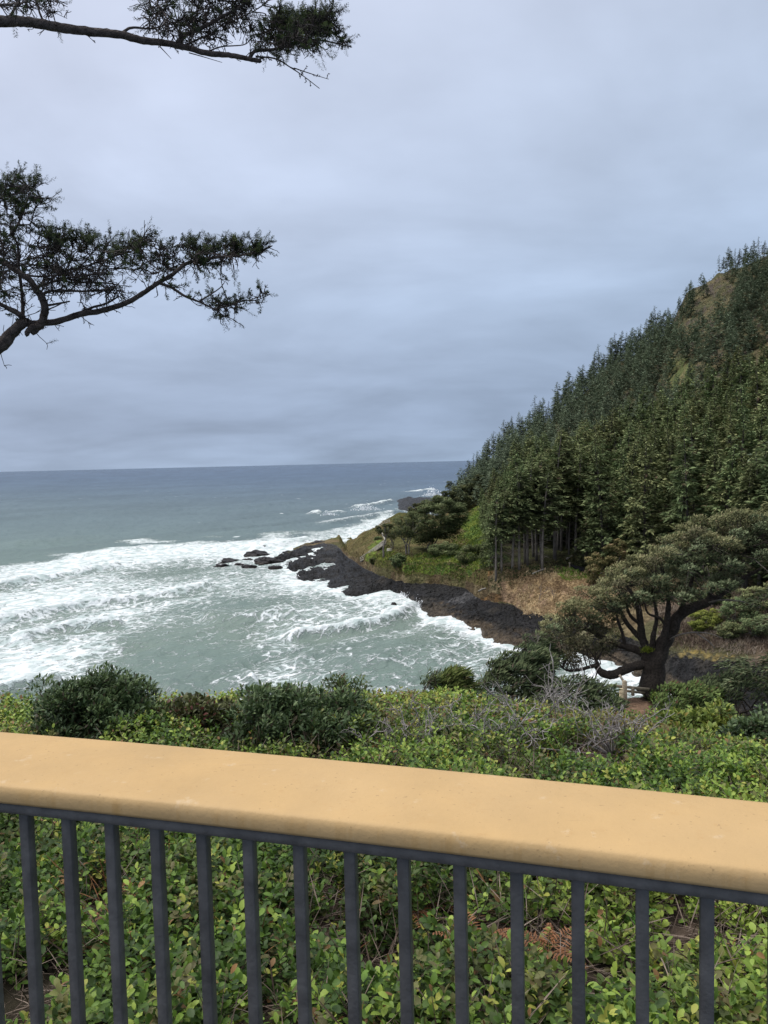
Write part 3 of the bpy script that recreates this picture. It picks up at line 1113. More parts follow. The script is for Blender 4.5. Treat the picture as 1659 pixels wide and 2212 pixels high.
# ------------------------------------------------------------------ wind-shaped trees and bushes made of leaf clumps
def clumps(mb, cents, rad, nper, bl, bw, pal, bias=WIND, bz=.3, flat=.6, jit=.5, upper=.35, hi=False, blade_rand=.8):
    """leaf or needle blades round clump centres; mostly on their upper sides"""
    n = len(cents)
    rad = np.broadcast_to(rad, (n,))
    k = n * nper
    ci = np.repeat(np.arange(n), nper)
    d = rand_dirs(k)
    d[:, 2] = np.where((d[:, 2] < 0) & (rng.random(k) < upper), -d[:, 2], d[:, 2])
    rr = rad[ci] * rng.uniform(.35, 1.0, k) ** .6
    off = d * rr[:, None]
    off[:, 2] *= flat
    P = cents[ci] + off
    D = d * .6 + bias * 1.0 + UP * bz + rand_dirs(k) * jit
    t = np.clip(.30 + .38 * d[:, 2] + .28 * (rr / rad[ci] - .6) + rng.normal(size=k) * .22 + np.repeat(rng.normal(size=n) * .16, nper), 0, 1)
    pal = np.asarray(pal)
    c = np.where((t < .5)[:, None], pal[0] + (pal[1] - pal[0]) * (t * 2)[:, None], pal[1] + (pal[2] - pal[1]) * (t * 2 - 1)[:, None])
    if len(pal) > 3:
        o = rng.random(k) < .06
        c[o] = pal[3]
    L = bl * rng.uniform(1 - blade_rand * .5, 1 + blade_rand * .5, k)
    leaves(mb, P, D, UP + rand_dirs(k) * .6, L, bw * L / bl, c, hi=hi)


def windtree(name, p, wdt, hgt, trunk_h, stems, label, cat, nclump, nper, bl, seed, group=None, lean=.25, pal=(DK * .62, MD * .62, LT * .62, (.06, .045, .025)), twigs=True):
    global rng
    keep, rng = rng, np.random.default_rng(seed)
    o = empty(name, p, label, cat, group)
    tk, cw = MB(), MB()
    ch = hgt - trunk_h
    u = rand_dirs(nclump)
    u = u * rng.uniform(.35, 1, (nclump, 1)) ** .45
    c = np.stack([u[:, 0] * wdt / 2, u[:, 1] * wdt / 2 * .8, trunk_h + ch * (.45 + .5 * u[:, 2])], 1)
    rel = (c[:, 2] - trunk_h) / ch
    c[:, :2] += (WIND[:2] * (lean * wdt)) * rel[:, None]
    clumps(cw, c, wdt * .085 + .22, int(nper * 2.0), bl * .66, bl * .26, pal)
    for s in range(stems):
        a = rng.uniform(0, 6.28)
        b0 = np.array([math.cos(a), math.sin(a), 0]) * (.08 * wdt if stems > 1 else 0) * .6
        tgt = c[rng.integers(nclump)]
        mid = b0 + (tgt - b0) * .45 + np.array([rng.normal() * .2, rng.normal() * .2, trunk_h * .35])
        rr = .035 * hgt / math.sqrt(stems)
        tube(tk, spline([b0, b0 * 1.3 + [0, 0, trunk_h * .5], mid, tgt], 5), np.linspace(rr, rr * .3, 16), 6, (.15, .135, .125))
        if twigs:
            for q in range(4):
                t2 = c[rng.integers(nclump)]
                tube(tk, spline([mid, (mid + t2) / 2 + [0, 0, -.3], t2], 4), [rr * .4] * 4 + [rr * .25] * 4 + [rr * .15], 4, (.13, .12, .11))
    tk.build('trunk', M_far_bark, o)
    cw.build('crown', M_needle, o)
    rng = keep
    return o


def at_px(x, y, r):
    return atd(x, y, r)


g_ = hit(931, 1187)
windtree('windswept_tree', g_, 14.5, 14.0, 1.7, 3, 'largest broad dark tree on the headland, round crown over a short trunk', 'tree', 130, 95, .75, 501)
g_ = hit(880, 1199)
windtree('windswept_tree', g_, 8.6, 10.4, 4.4, 5, 'many stemmed headland tree with a flat crown above bare pale stems', 'tree', 48, 75, .55, 502, lean=.1)
g_ = hit(848, 1186)
windtree('windswept_tree', g_, 5.8, 7.4, 3.0, 4, 'small headland tree with fanned bare stems, left of the many stemmed tree', 'tree', 26, 60, .5, 503)
g_ = hit(829, 1206)
windtree('windswept_tree', g_, 4.2, 8.8, 6.0, 1, 'slender crooked tree with a tall bare trunk at the top of the wooden stairs', 'tree', 16, 55, .5, 504, lean=.1)
for k, (x_, y_, w_, h_) in enumerate([(958, 1112, 11, 9), (1000, 1090, 12, 10), (1028, 1078, 10, 9), (900, 1118, 7, 5.5), (980, 1078, 12, 12)]):
    r_ = [262, 268, 275, 250, 295][k]
    a = az_of(x_, y_)
    z_ = float(hill_z(r_ * math.sin(a), r_ * math.cos(a))[0])
    windtree('windswept_tree', (r_ * math.sin(a), r_ * math.cos(a), z_ - .3), w_, h_, .8, 2,
             'dark rounded tree crowded behind the largest tree on the headland', 'tree', 60, 70, .75, 510 + k, group='trees crowded behind the largest headland tree')
SHP = (DK * 1.0, MD * .95, LT * .9, (.085, .065, .035))
for (x_, y_, w_, h_, lab) in [(857, 1226, 3.4, 3.2, 'round dark shrub on the lower bank of the headland below the many stemmed tree'),
                              (806, 1218, 2.2, 1.8, 'small round dark shrub beside the foot of the wooden stairs'),
                              (1013, 1216, 6.8, 4.2, 'low spreading dark shrub at the right end of the headland green slope'),
                              (955, 1200, 7.0, 3.4, 'skirt of dark low shrub to the right of the largest headland tree'),
                              (815, 1166, 1.8, 1.0, 'tiny green bush on the seaward slope of the headland left of the path rail')]:
    g_ = hit(x_, y_)
    windtree('shrub', g_ - [0, 0, .3], w_, h_, .1, 3, lab, 'shrub', int(22 + w_ * 5), 60, .5, int(x_), lean=.1, pal=SHP, twigs=False)
g_ = hit(1292, 1246)
YEL = (np.array([.045, .052, .022]), np.array([.10, .10, .04]), np.array([.17, .15, .065]), (.16, .12, .07))
windtree('windswept_tree', hit(1296, 1262), 7.0, 8.0, .3, 2, 'yellowish windswept conifer leaning inland at the right end of the tan clearing', 'tree', 60, 80, .6, 520, lean=.5, pal=YEL)
place_tree(LOW[0], hit(1268, 1226), (1.05, 1.1), 'bushy spruce with boughs down to the ground, right of the last bare trunks', None)
place_tree(LOW[1], hit(1318, 1226), (1.0, 1.05), 'bushy spruce behind the black sagging fabric, right of the other bushy one', None)
g_ = hit(1516, 1368)
windtree('shrub', g_, 4.2, 3.0, .1, 2, 'bright yellow green wind combed shrub on the brown slope framed by the big leaning trunk', 'shrub', 40, 70, .42, 521, lean=.4,
         pal=(np.array([.05, .07, .018]), np.array([.11, .14, .03]), np.array([.19, .21, .05])))
for k, (x_, y_, w_, h_) in enumerate([(1590, 1350, 5, 3.5), (1630, 1330, 6, 4.2), (1575, 1385, 4, 2.2), (1640, 1380, 5, 3), (1545, 1310, 4, 3), (1500, 1310, 3, 2)]):
    windtree('shrub', hit(x_, y_), w_, h_, .2, 3, 'dull green shrub among the scrub of the brown slope beyond the big tree', 'shrub', 34, 55, .42, 530 + k,
             group='shrubs on the brown slope', lean=.2, pal=SHP)

# scrub and grass on the open slopes
def slope_cover(name, poly, n, blade, wd, pal, label, cat, seed, up=.8, lie=.5, rr=(85, 330), gate=.25):
    rg_ = np.random.default_rng(seed)
    xs = [p[0] for p in poly]
    ys = [p[1] for p in poly]
    mb = MB()
    P = []
    R_, Z_ = knots(np.linspace(az_of(min(xs)), az_of(max(xs)), 60))
    tx = rg_.uniform(min(xs), max(xs), n)
    ty = rg_.uniform(min(ys), max(ys), n)
    m_ = inpoly(tx, ty, poly)
    tx, ty = tx[m_], ty[m_]
    # land heights by marching all sight lines together
    d = np.array([ray(a, b) for a, b in zip(tx, ty)])
    d = d / np.hypot(d[:, 0], d[:, 1])[:, None]
    found = np.zeros(len(d))
    for r in np.arange(rr[0], rr[1], 1.0):
        act = found == 0
        if not act.any():
            break
        z = hill_z(d[act, 0] * r, d[act, 1] * r)
        h_ = z >= EYE + d[act, 2] * r
        ia = np.where(act)[0][h_]
        found[ia] = r
    found = np.where(found > 0, found + rg_.uniform(-1.2, 1.2, len(found)), 0)
    ok = found > 0
    d, found = d[ok], found[ok]
    P = d * found[:, None]
    P[:, 2] = hill_z(P[:, 0], P[:, 1]) + .1
    nse = fbm(P[:, 0] * .35, P[:, 1] * .35, seed, 3)
    ok = nse > gate
    P, nse = P[ok], nse[ok]
    k = len(P)
    D = rg_.normal(size=(k, 3)) * lie + UP * up + WIND * .3
    t = np.clip((nse - .3) / .4 + rg_.normal(size=k) * .3, 0, 1)[:, None]
    pal = np.asarray(pal)
    c = np.where(t < .5, pal[0] + (pal[1] - pal[0]) * t * 2, pal[1] + (pal[2] - pal[1]) * (t * 2 - 1))
    Lb = blade * rg_.uniform(.6, 1.5, k)
    leaves(mb, P, D, rg_.normal(size=(k, 3)) + UP * .3, Lb, Lb * wd, c)
    tag(mb.build(name, M_needle_near), label, cat, kind='stuff')


slope_cover('green_scrub', [(800, 1215), (830, 1185), (880, 1205), (960, 1188), (1000, 1150), (1005, 1110), (1050, 1080), (1070, 1225), (1010, 1245), (900, 1235), (850, 1235)], 24000, .42, .5,
            [(.036, .066, .015), (.090, .135, .024), (.18, .20, .04)], 'low green scrub covering the gentle slope of the headland', 'scrub', 611)
slope_cover('dry_bank_plants', [(744, 1196), (800, 1140), (880, 1108), (890, 1200), (1060, 1228), (1070, 1290), (1000, 1262), (870, 1255), (790, 1222)], 12000, .45, .28,
            [(.06, .045, .022), (.12, .09, .042), (.20, .16, .085)], 'brown dead growth on the banks of the headland', 'scrub', 612)
slope_cover('dry_grass', [(1075, 1262), (1120, 1246), (1180, 1237), (1330, 1240), (1330, 1345), (1140, 1330), (1110, 1306)], 12000, .5, .22,
            [(.16, .105, .06), (.28, .20, .11), (.40, .31, .18)], 'flattened tan dead grass of the clearing', 'grass', 613, up=.35, lie=.8, gate=0)
slope_cover('fresh_grass', [(1195, 1236), (1240, 1228), (1300, 1231), (1300, 1250), (1215, 1254)], 1500, .45, .2,
            [(.07, .13, .02), (.13, .22, .03), (.22, .26, .08)], 'fresh green grass at the top of the tan clearing', 'grass', 614, up=.6, lie=.6, gate=0)
slope_cover('forest_edge_scrub', [(1040, 1238), (1110, 1225), (1240, 1205), (1300, 1222), (1240, 1232), (1120, 1252), (1060, 1280)], 3500, .5, .4,
            [(.03, .04, .016), (.065, .075, .028), (.12, .10, .05)], 'low scrub among the bare trunks at the forest edge', 'scrub', 615)
slope_cover('brown_scrub', [(1420, 1320), (1500, 1290), (1659, 1270), (1700, 1400), (1600, 1415), (1500, 1405), (1420, 1400)], 15000, .5, .2,
            [(.065, .045, .035), (.12, .09, .065), (.19, .155, .12)], 'grey brown leafless scrub of the slope beyond the big tree', 'scrub', 616)

slope_cover('hilltop_brush', [(1440, 740), (1480, 660), (1550, 585), (1640, 530), (1680, 520), (1640, 640), (1560, 740), (1500, 800)], 9000, .8, .35,
            [(.05, .052, .028), (.105, .095, .045), (.19, .155, .085)], 'rough olive brown grass and brush on the bare upper ridge', 'brush', 617, rr=(330, 470), gate=.2)

# ------------------------------------------------------------------ rocks in the surf, each one a thing
def rock(name, x, y, wpx, hpx, label, seed, dz=0.0, group=None):
    g = np.random.default_rng(seed)
    p = onz(x, y, 0)
    r = math.hypot(p[0], p[1])
    k = r / F
    wd, hg = wpx * k / 2, max(hpx * k, .45)
    import bmesh as _b
    bm = _b.new()
    _b.ops.create_icosphere(bm, subdivisions=4, radius=1)
    V = np.array([v.co[:] for v in bm.verts])
    T = np.array([[v.index for v in f.verts] for f in bm.faces])
    bm.free()
    o = g.uniform(0, 50)
    nn = fbm(V[:, 0] * 1.3 + o, V[:, 1] * 1.3 + V[:, 2] * 1.7, seed, 4) - .5
    n2 = fbm(V[:, 0] * 4 + o, V[:, 1] * 4 + V[:, 2] * 4, seed + 5, 3) - .5
    V = V * (1 + nn * 1.0 + n2 * .4)[:, None]
    V = V * [wd, wd * 1.1, hg * 1.05]
    V[:, 2] = np.where(V[:, 2] > 0, V[:, 2], V[:, 2] * .6)
    c = mixc((.012, .011, .012), (.036, .03, .029), sm(-.15, .2, n2))
    c = mixc(c, (.06, .045, .032), (1 - sm(.1, .5, V[:, 2] / hg)) * .7)
    ob = MB().add(V, T, c).build(name, M_rock)
    ob.location = Vector((float(p[0]), float(p[1]), -.12))
    tag(ob, label, 'rock', group or 'black rocks in the surf off the point')


rock('sea_rock', 553, 1201, 54, 13, 'largest black rock in the surf left of the rocky point, with a humped top', 1)
rock('sea_rock', 563, 1183, 22, 6, 'small lone black rock farthest out behind the humped one', 2)
rock('sea_rock', 494, 1214, 42, 8, 'long low black rock left of the humped one', 3)
rock('sea_rock', 478, 1224, 30, 7, 'leftmost wet rock of the group in the surf', 4)
rock('sea_rock', 517, 1220, 18, 4, 'tiny wet rock in the middle of the surf group, before the long low one', 5)
rock('sea_rock', 537, 1212, 26, 6, 'small rock just in front of the humped one', 6)
rock('sea_rock', 577, 1214, 54, 11, 'wide jagged rock between the humped one and the rocky point', 7)
rock('sea_rock', 537, 1226, 32, 7, 'brown wet rock nearest the viewer in the surf group', 8)
rock('sea_rock', 594, 1226, 28, 6, 'flat rock right beside the tip of the rocky point', 9)
rock('sea_rock', 603, 1210, 22, 8, 'dark lump touching the tip of the rocky point', 10)
rock('sea_rock', 851, 1310, 15, 8, 'lone black boulder in the white water inside the bay', 11, group='lone boulders in the bay')
for k, (x, y, wp, hp) in enumerate([(622, 1196, 26, 6), (660, 1184, 30, 7), (690, 1176, 34, 8), (715, 1180, 26, 6), (640, 1203, 24, 6), (745, 1182, 20, 6)]):
    rock('shore_boulder', x, y, wp, hp, 'rugged dark boulder on the seaward rim of the rocky point among white water', 20 + k, group='boulders on the rim of the rocky point')

# white water thrown up where waves strike
def spray(x, y, wpx, hpx, n, seed, label):
    g = np.random.default_rng(seed)
    p = onz(x, y, 0)
    k = math.hypot(p[0], p[1]) / F
    u = g.normal(size=(n, 3)) * [wpx * k * .35, wpx * k * .3, 1]
    u[:, 2] = np.abs(g.normal(size=n)) * hpx * k * .42 * np.exp(-(u[:, 0] / (wpx * k * .5)) ** 2)
    mb = MB()
    D = g.normal(size=(n, 3))
    leaves(mb, p + u, D, g.normal(size=(n, 3)), g.uniform(.3, .9, n) * (k / .25), g.uniform(.2, .5, n) * (k / .25), (.8, .82, .84))
    tag(mb.build('sea_spray', M_white), label, 'sea spray', kind='stuff')


spray(936, 1072, 34, 20, 500, 71, 'white spray bursting behind the far rock platform')
spray(792, 1102, 40, 16, 450, 72, 'white spray over the reef left of the far rock platform')
spray(708, 1114, 30, 9, 260, 73, 'white crest of a small breaker out from the headland')
spray(905, 1316, 26, 22, 420, 74, 'white splash where the bay breaker meets the black rocks')
spray(650, 1246, 40, 8, 300, 75, 'white splash along the near edge of the rocky point')
spray(875, 1288, 40, 10, 350, 76, 'white splash against the black rocks in the bay')

# ------------------------------------------------------------------ stairs, path rail, bench, people and fabric on the headland
G = (.36, .33, .27)
foot, topp = hit(781, 1224), hit(831, 1186)
ax = topp - foot
tt_ = np.linspace(0, 1, 30)[:, None]
foot = foot + UP * max(0, .4 * float((hill_z(*(foot + ax * tt_).T[:2]) - (foot + ax * tt_)[:, 2]).max()) + .1)
hor = unit(ax * [1, 1, 0])
sd = np.array([-hor[1], hor[0], 0])
st = empty('stairway', foot, 'weathered wooden stairs with two handrails climbing the headland from the rocks', 'stairs')
tr_, ra, po = MB(), MB(), MB()
nst = 22
for i in range(nst):
    c = ax * (i + .5) / nst + UP * .25
    box(tr_, c, hor, sd, UP, .2, .65, .04, G)
for s in (-1, 1):
    box(tr_, ax / 2 + sd * s * .7 + UP * .1, unit(ax), sd, np.cross(unit(ax), sd), np.linalg.norm(ax) / 2, .04, .16, G)
tr_.build('steps', M_pale, st)
for s in (-1, 1):
    m1 = MB()
    for hh in (1.15, .65):
        box(m1, ax / 2 + sd * s * .72 + UP * hh, unit(ax), sd, np.cross(unit(ax), sd), np.linalg.norm(ax) / 2, .05, .085, (.42, .39, .33))
    m1.build('handrail', M_pale, st)
    for i in range(6):
        m2 = MB()
        box(m2, ax * i / 5 + sd * s * .72 + UP * .5, hor, sd, UP, .06, .05, .75, G)
        m2.build('post', M_pale, st)
pr_ = [q + UP * .45 for q in [hit(834, 1182), hit(826, 1163), hit(817, 1150), hit(821, 1143), hit(831, 1138), hit(842, 1134)]]
rl = empty('path_rail', pr_[0], 'pale wooden rail bending round the headland path above the stairs', 'railing')
for hh in (1.1, .6):
    m1 = MB()
    tube(m1, spline([p - pr_[0] + UP * hh for p in pr_], 6), .075, 5, (.42, .40, .34))
    m1.build('rail', M_pale, rl)
for p in spline(pr_, 2):
    m1 = MB()
    box(m1, p - pr_[0] + UP * .45, np.array([1.0, 0, 0]), np.array([0, 1.0, 0]), UP, .06, .06, .75, G)
    m1.build('post', M_pale, rl)
b0 = hit(841, 1193)
be = empty('bench', b0, 'small pale bench in the clearing beside the headland stair top', 'bench')
X1, Y1 = np.array([1.0, 0, 0]), np.array([0, 1.0, 0])
m1 = MB()
box(m1, UP * .45, X1, Y1, UP, .6, .2, .03, (.6, .58, .52))
m1.build('seat', M_pale, be)
m1 = MB()
box(m1, UP * .75 + Y1 * .2, X1, Y1, UP, .6, .025, .16, (.6, .58, .52))
m1.build('backrest', M_pale, be)
for s in (-1, 1):
    m1 = MB()
    box(m1, UP * .2 + X1 * s * .5, X1, Y1, UP, .04, .17, .21, (.45, .42, .38))
    m1.build('leg', M_pale, be)


def person(p, label, coat, legs, hair, yaw, hscale=1.0):
    """one continuous standing figure grown with a skin modifier; hair is a child"""
    J = {'pel': (0, 0, .95, .13, .10), 'ches': (0, 0, 1.25, .155, .105), 'shl': (0, 0, 1.42, .12, .085), 'nek': (0, .01, 1.50, .055, .055), 'hed': (0, .015, 1.60, .085, .10), 'top': (0, .01, 1.70, .07, .08)}
    E = [('pel', 'ches'), ('ches', 'shl'), ('shl', 'nek'), ('nek', 'hed'), ('hed', 'top')]
    for s, nm in ((-1, 'l'), (1, 'r')):
        J['hip' + nm] = (.09 * s, 0, .90, .095, .095)
        J['kne' + nm] = (.10 * s, .03, .50, .065, .065)
        J['ank' + nm] = (.105 * s, -.01, .09, .045, .045)
        J['toe' + nm] = (.115 * s, .15, .04, .04, .035)
        J['sho' + nm] = (.18 * s, 0, 1.39, .065, .065)
        J['elb' + nm] = (.24 * s, -.02, 1.12, .05, .05)
        J['wri' + nm] = (.22 * s, .12, .92, .035, .03)
        J['han' + nm] = (.21 * s, .19, .86, .035, .022)
        E += [('pel', 'hip' + nm), ('hip' + nm, 'kne' + nm), ('kne' + nm, 'ank' + nm), ('ank' + nm, 'toe' + nm), ('shl', 'sho' + nm), ('sho' + nm, 'elb' + nm), ('elb' + nm, 'wri' + nm), ('wri' + nm, 'han' + nm)]
    ks = list(J)
    me = bpy.data.meshes.new('person')
    me.from_pydata([J[k][:3] for k in ks], [(ks.index(a), ks.index(b_)) for a, b_ in E], [])
    o = bpy.data.objects.new('person', me)
    COL.objects.link(o)
    md = o.modifiers.new('skin', 'SKIN')
    for i, k in enumerate(ks):
        me.skin_vertices[0].data[i].radius = J[k][3:]
    me.skin_vertices[0].data[0].use_root = True
    o.modifiers.new('sub', 'SUBSURF').levels = 1
    dg = bpy.context.evaluated_depsgraph_get()
    ev = bpy.data.meshes.new_from_object(o.evaluated_get(dg))
    o.modifiers.clear()
    o.data = ev
    n_ = len(ev.vertices)
    v = np.empty(n_ * 3)
    ev.vertices.foreach_get('co', v)
    v = v.reshape(-1, 3)
    c = np.where((v[:, 2] > .92)[:, None], coat, legs)
    c = np.where((v[:, 2] > 1.49)[:, None], (.42, .27, .2), c)
    c = np.where(((np.abs(v[:, 0]) > .15) & (v[:, 2] < .93) & (v[:, 1] > .1))[:, None], (.42, .27, .2), c)
    c = np.where((v[:, 2] < .08)[:, None], (.03, .03, .03), c)
    at_ = ev.attributes.new('Col', 'FLOAT_COLOR', 'POINT')
    at_.data.foreach_set('color', np.concatenate([c, np.ones((n_, 1))], 1).astype(np.float32).ravel())
    ev.materials.clear()
    ev.materials.append(M_twig)
    o.location = Vector([float(t_) for t_ in p])
    o.rotation_euler = (0, 0, yaw)
    o.scale = (hscale,) * 3
    tag(o, label, 'person')
    mb = MB()
    th = np.linspace(0, math.pi * 2, 10, endpoint=False)
    V, T = [], []
    for i, (zz_, rr) in enumerate([(1.58, .1), (1.64, .112), (1.70, .1), (1.745, .05)]):
        for a in th:
            V.append((math.cos(a) * rr, math.sin(a) * rr - .015, zz_))
    for i in range(3):
        for j in range(10):
            k_ = (j + 1) % 10
            T += [(i * 10 + j, i * 10 + k_, (i + 1) * 10 + k_), (i * 10 + j, (i + 1) * 10 + k_, (i + 1) * 10 + j)]
    V.append((0, -.015, 1.76))
    for j in range(10):
        T.append((30 + j, 30 + (j + 1) % 10, 40))
    mb.add(V, T, hair)
    mb.build('hair', M_twig, o)


person(hit(821.5, 1155), 'person in a grey jacket walking the headland path behind the wooden rail', (.28, .28, .3), (.03, .03, .04), (.05, .035, .025), 2.4)
person(hit(825, 1157), 'person in a black jacket behind the wooden rail next to the one in grey', (.02, .02, .024), (.025, .03, .045), (.03, .02, .015), 2.9)
person(hit(826, 1186), 'person in a white top standing at the head of the wooden stairs', (.65, .65, .66), (.05, .05, .06), (.06, .04, .03), .6)

# black fabric sagging between posts at the top of the clearing
pa, pb, pc = hit(1231, 1230) + UP * .9, hit(1306, 1232) + UP * .6, hit(1289, 1243) + UP * .2
fb = empty('fabric_barrier', pa - UP * .9, 'black fabric sagging in two strips from a short post above the tan clearing', 'fabric barrier')
for nm, q_, sag, hh in (('strip', pb, .45, .62), ('strip', pc, .10, .75)):
    m1 = MB()
    n_ = 24
    V, T = [], []
    for i in range(n_ + 1):
        t_ = i / n_
        c = pa * (1 - t_) + q_ * t_ - pa + UP * .9
        c = c - UP * sag * 4 * t_ * (1 - t_)
        wv = hh * min(1, .15 + t_ * 3) * (1 if nm else 1)
        V += [c + UP * .1, c - UP * wv + Y1 * -.15]
        if i:
            k_ = 2 * i
            T += [(k_ - 2, k_, k_ + 1), (k_ - 2, k_ + 1, k_ - 1)]
    m1.add(V, T, (.012, .012, .014))
    so = m1.build(nm, M_twig, fb)
    so.modifiers.new('thick', 'SOLIDIFY').thickness = .02
m1 = MB()
box(m1, UP * .5, X1, Y1, UP, .06, .06, .75, (.32, .28, .22))
box(m1, UP * 1.2, X1, Y1, UP, .3, .04, .05, (.32, .28, .22))
m1.build('post', M_pale, fb)
q_ = hit(1263, 1222)
m1 = MB()
box(m1, UP * .5, X1, Y1, UP, .07, .07, .75, (.42, .36, .28))
o = m1.build('wooden_post', M_pale)
o.location = Vector([float(t_) for t_ in q_])
tag(o, 'short wooden post behind the black fabric at the forest edge', 'post')

# driftwood log, fallen branch and bare saplings
def log(x0, y0, x1, y1, r0, r1, label, up=.2, name='driftwood_log', cat='log'):
    a_, b_ = hit(x0, y0) + UP * up, hit(x1, y1) + UP * up
    m1 = MB()
    tube(m1, spline([a_ - a_, (b_ - a_) * .5 + UP * .08, b_ - a_], 5), np.linspace(r0, r1, 11), 8, (.33, .30, .26))
    o = m1.build(name, M_pale)
    o.location = Vector([float(t_) for t_ in a_])
    tag(o, label, cat)


log(1034, 1281, 1049, 1280, .13, .09, 'pale driftwood log lying on the grey pebble beach')
log(1224, 1214, 1236, 1209, .2, .12, 'pale fallen log lying on the forest floor behind the front trunks', up=.5, name='fallen_log')
log(1150, 1243, 1178, 1232, .13, .06, 'thin bleached fallen branch on the upper rim of the tan clearing', up=.3, name='fallen_branch', cat='branch')


def bare_sapling(p, h, seed, label, n=26, c=(.12, .10, .09), spread=.5, name='bare_sapling', cat='sapling', r0=.06):
    g = np.random.default_rng(seed)
    m1 = MB()
    tops = []

    def grow(p0, d, L, rad, lev):
        k = 3
        pts = [p0]
        for i in range(k):
            d = unit(d + g.normal(size=3) * .16 + UP * .05)
            pts.append(pts[-1] + d * L / k)
        tube(m1, pts, np.linspace(rad, rad * .55, k + 1), 4 if lev < 2 else 3, c, False)
        if lev < 3:
            for q in range(int(g.integers(3, 5))):
                t_ = g.uniform(.3, 1)
                b_ = pts[0] + (pts[-1] - pts[0]) * t_
                grow(b_, unit(d + g.normal(size=3) * spread + WIND * .15), L * g.uniform(.45, .7), rad * .55, lev + 1)
    grow(np.zeros(3), UP + g.normal(size=3) * .1, h * .5, r0, 0)
    o = m1.build(name, M_pale)
    o.location = Vector([float(t_) for t_ in p])
    tag(o, label, cat)
    return o


bare_sapling(hit(1164, 1308), 5.0, 81, 'bare leafless sapling standing in front of the tan clearing')
bare_sapling(hit(1196, 1300), 2.6, 82, 'small bare sapling low in the tan clearing, right of the taller one')
bare_sapling(hit(1299, 1235), 4.5, 83, 'bleached dead sapling rising from the yellowish windswept conifer', c=(.32, .29, .26))
# ------------------------------------------------------------------ the near bluff
BA = [az_of(x) for x in (-900, -200, 0, 400, 829, 960, 1100, 1250, 1400, 1659, 2300)]
BR = [0, 1.2, 2.2, 3.4, 6, 9, 12.5, 14.5, 17, 20.5, 26, 31, 42, 62]
BZ = np.array([  # height below the eye, one row per azimuth
    [1.62, 1.7, 2.4, 2.62, 2.92, 3.1, 3.4, 4.8, 9.0, 14, 20, 25, 32, 34],
    [1.62, 1.7, 2.4, 2.62, 2.92, 3.1, 3.42, 4.6, 8.5, 13, 19, 24, 32, 34],
    [1.62, 1.7, 2.4, 2.62, 2.94, 3.2, 3.58, 4.6, 8.0, 12.5, 19, 24, 32, 34],
    [1.62, 1.7, 2.4, 2.62, 3.0, 3.35, 3.95, 4.8, 7.6, 12, 18, 23, 32, 34],
    [1.62, 1.7, 2.4, 2.62, 3.0, 3.4, 4.10, 4.75, 6.6, 10.5, 16, 22, 32, 34],
    [1.62, 1.7, 2.4, 2.62, 3.0, 3.4, 4.10, 4.65, 5.9, 7.8, 12, 18, 31, 34],
    [1.62, 1.7, 2.4, 2.62, 3.0, 3.4, 4.20, 4.80, 6.0, 7.2, 9.2, 14, 29, 34],
    [1.62, 1.7, 2.4, 2.62, 3.0, 3.45, 4.35, 5.0, 6.1, 7.1, 8.3, 11.5, 26, 34],
    [1.62, 1.7, 2.4, 2.62, 3.0, 3.5, 4.5, 5.3, 6.45, 7.0, 7.85, 10.0, 22, 34],
    [1.62, 1.7, 2.4, 2.62, 3.0, 3.5, 4.45, 5.15, 6.2, 7.2, 8.6, 10.2, 20, 34],
    [1.62, 1.7, 2.4, 2.62, 3.0, 3.5, 4.40, 5.0, 6.0, 7.0, 8.4, 9.8, 16, 30]])


def bluff_z(x, y):
    x, y = np.atleast_1d(np.asarray(x, float)), np.atleast_1d(np.asarray(y, float))
    a, r = np.arctan2(x, y), np.hypot(x, y)
    cols = np.array([np.interp(r, BR, row) for row in BZ])
    i = np.clip(np.searchsorted(BA, a) - 1, 0, len(BA) - 2)
    t = np.clip((a - np.take(BA, i)) / (np.take(BA, i + 1) - np.take(BA, i)), 0, 1)
    k = np.arange(r.size)
    z = cols.reshape(len(BA), -1)[i.ravel(), k] * (1 - t.ravel()) + cols.reshape(len(BA), -1)[i.ravel() + 1, k] * t.ravel()
    z = z.reshape(r.shape)
    bump = (fbm(x * .55, y * .55, 91, 4) - .5) * .55 * sm(2.4, 4.5, r) + (fbm(x * 2.1, y * 2.1, 92, 3) - .5) * .14 * sm(2.2, 3, r)
    return EYE - z + bump


def bhit(x, y, lo=2.2, hi=34):
    r = np.arange(lo, hi, .05)
    d = ray(x, y)
    d = d / math.hypot(d[0], d[1])
    z = bluff_z(d[0] * r, d[1] * r)
    m_ = z >= EYE + d[2] * r
    k = np.argmax(m_) if m_.any() else len(r) - 1
    return np.array([d[0] * r[k], d[1] * r[k], z[k]])


ba = np.linspace(-1.5, 1.3, 330)
brr = np.concatenate([np.linspace(0.05, 2.2, 6)[:-1], np.arange(2.2, 8, .09), np.arange(8, 34, .28), np.linspace(34, 62, 14)])
A2, R2 = np.meshgrid(ba, brr)
X2, Y2 = R2 * np.sin(A2), R2 * np.cos(A2)
Z2 = bluff_z(X2, Y2)
PX2, PY2 = proj(np.stack([X2, Y2, Z2], -1))
g1, g2 = fbm(X2 * 1.2, Y2 * 1.2, 95, 4), fbm(X2 * 7, Y2 * 7, 96, 3)
bc = mixc((.022, .016, .012), (.075, .055, .042), sm(.35, .65, g2))
bc = mixc(bc, (.022, .020, .012), sm(.45, .6, g1) * .7)
pth = inpoly(PX2, PY2, [(1342, 1545), (1346, 1498), (1375, 1494), (1395, 1510), (1430, 1545)]) & (R2 > 16)
bc = np.where(pth[..., None], mixc((.17, .105, .068), (.23, .15, .10), sm(.3, .7, g2)), bc)
cliff = sm(15, 24, R2) * (1 - sm(-.2, .05, A2))
bc = mixc(bc, (.07, .06, .035), cliff)
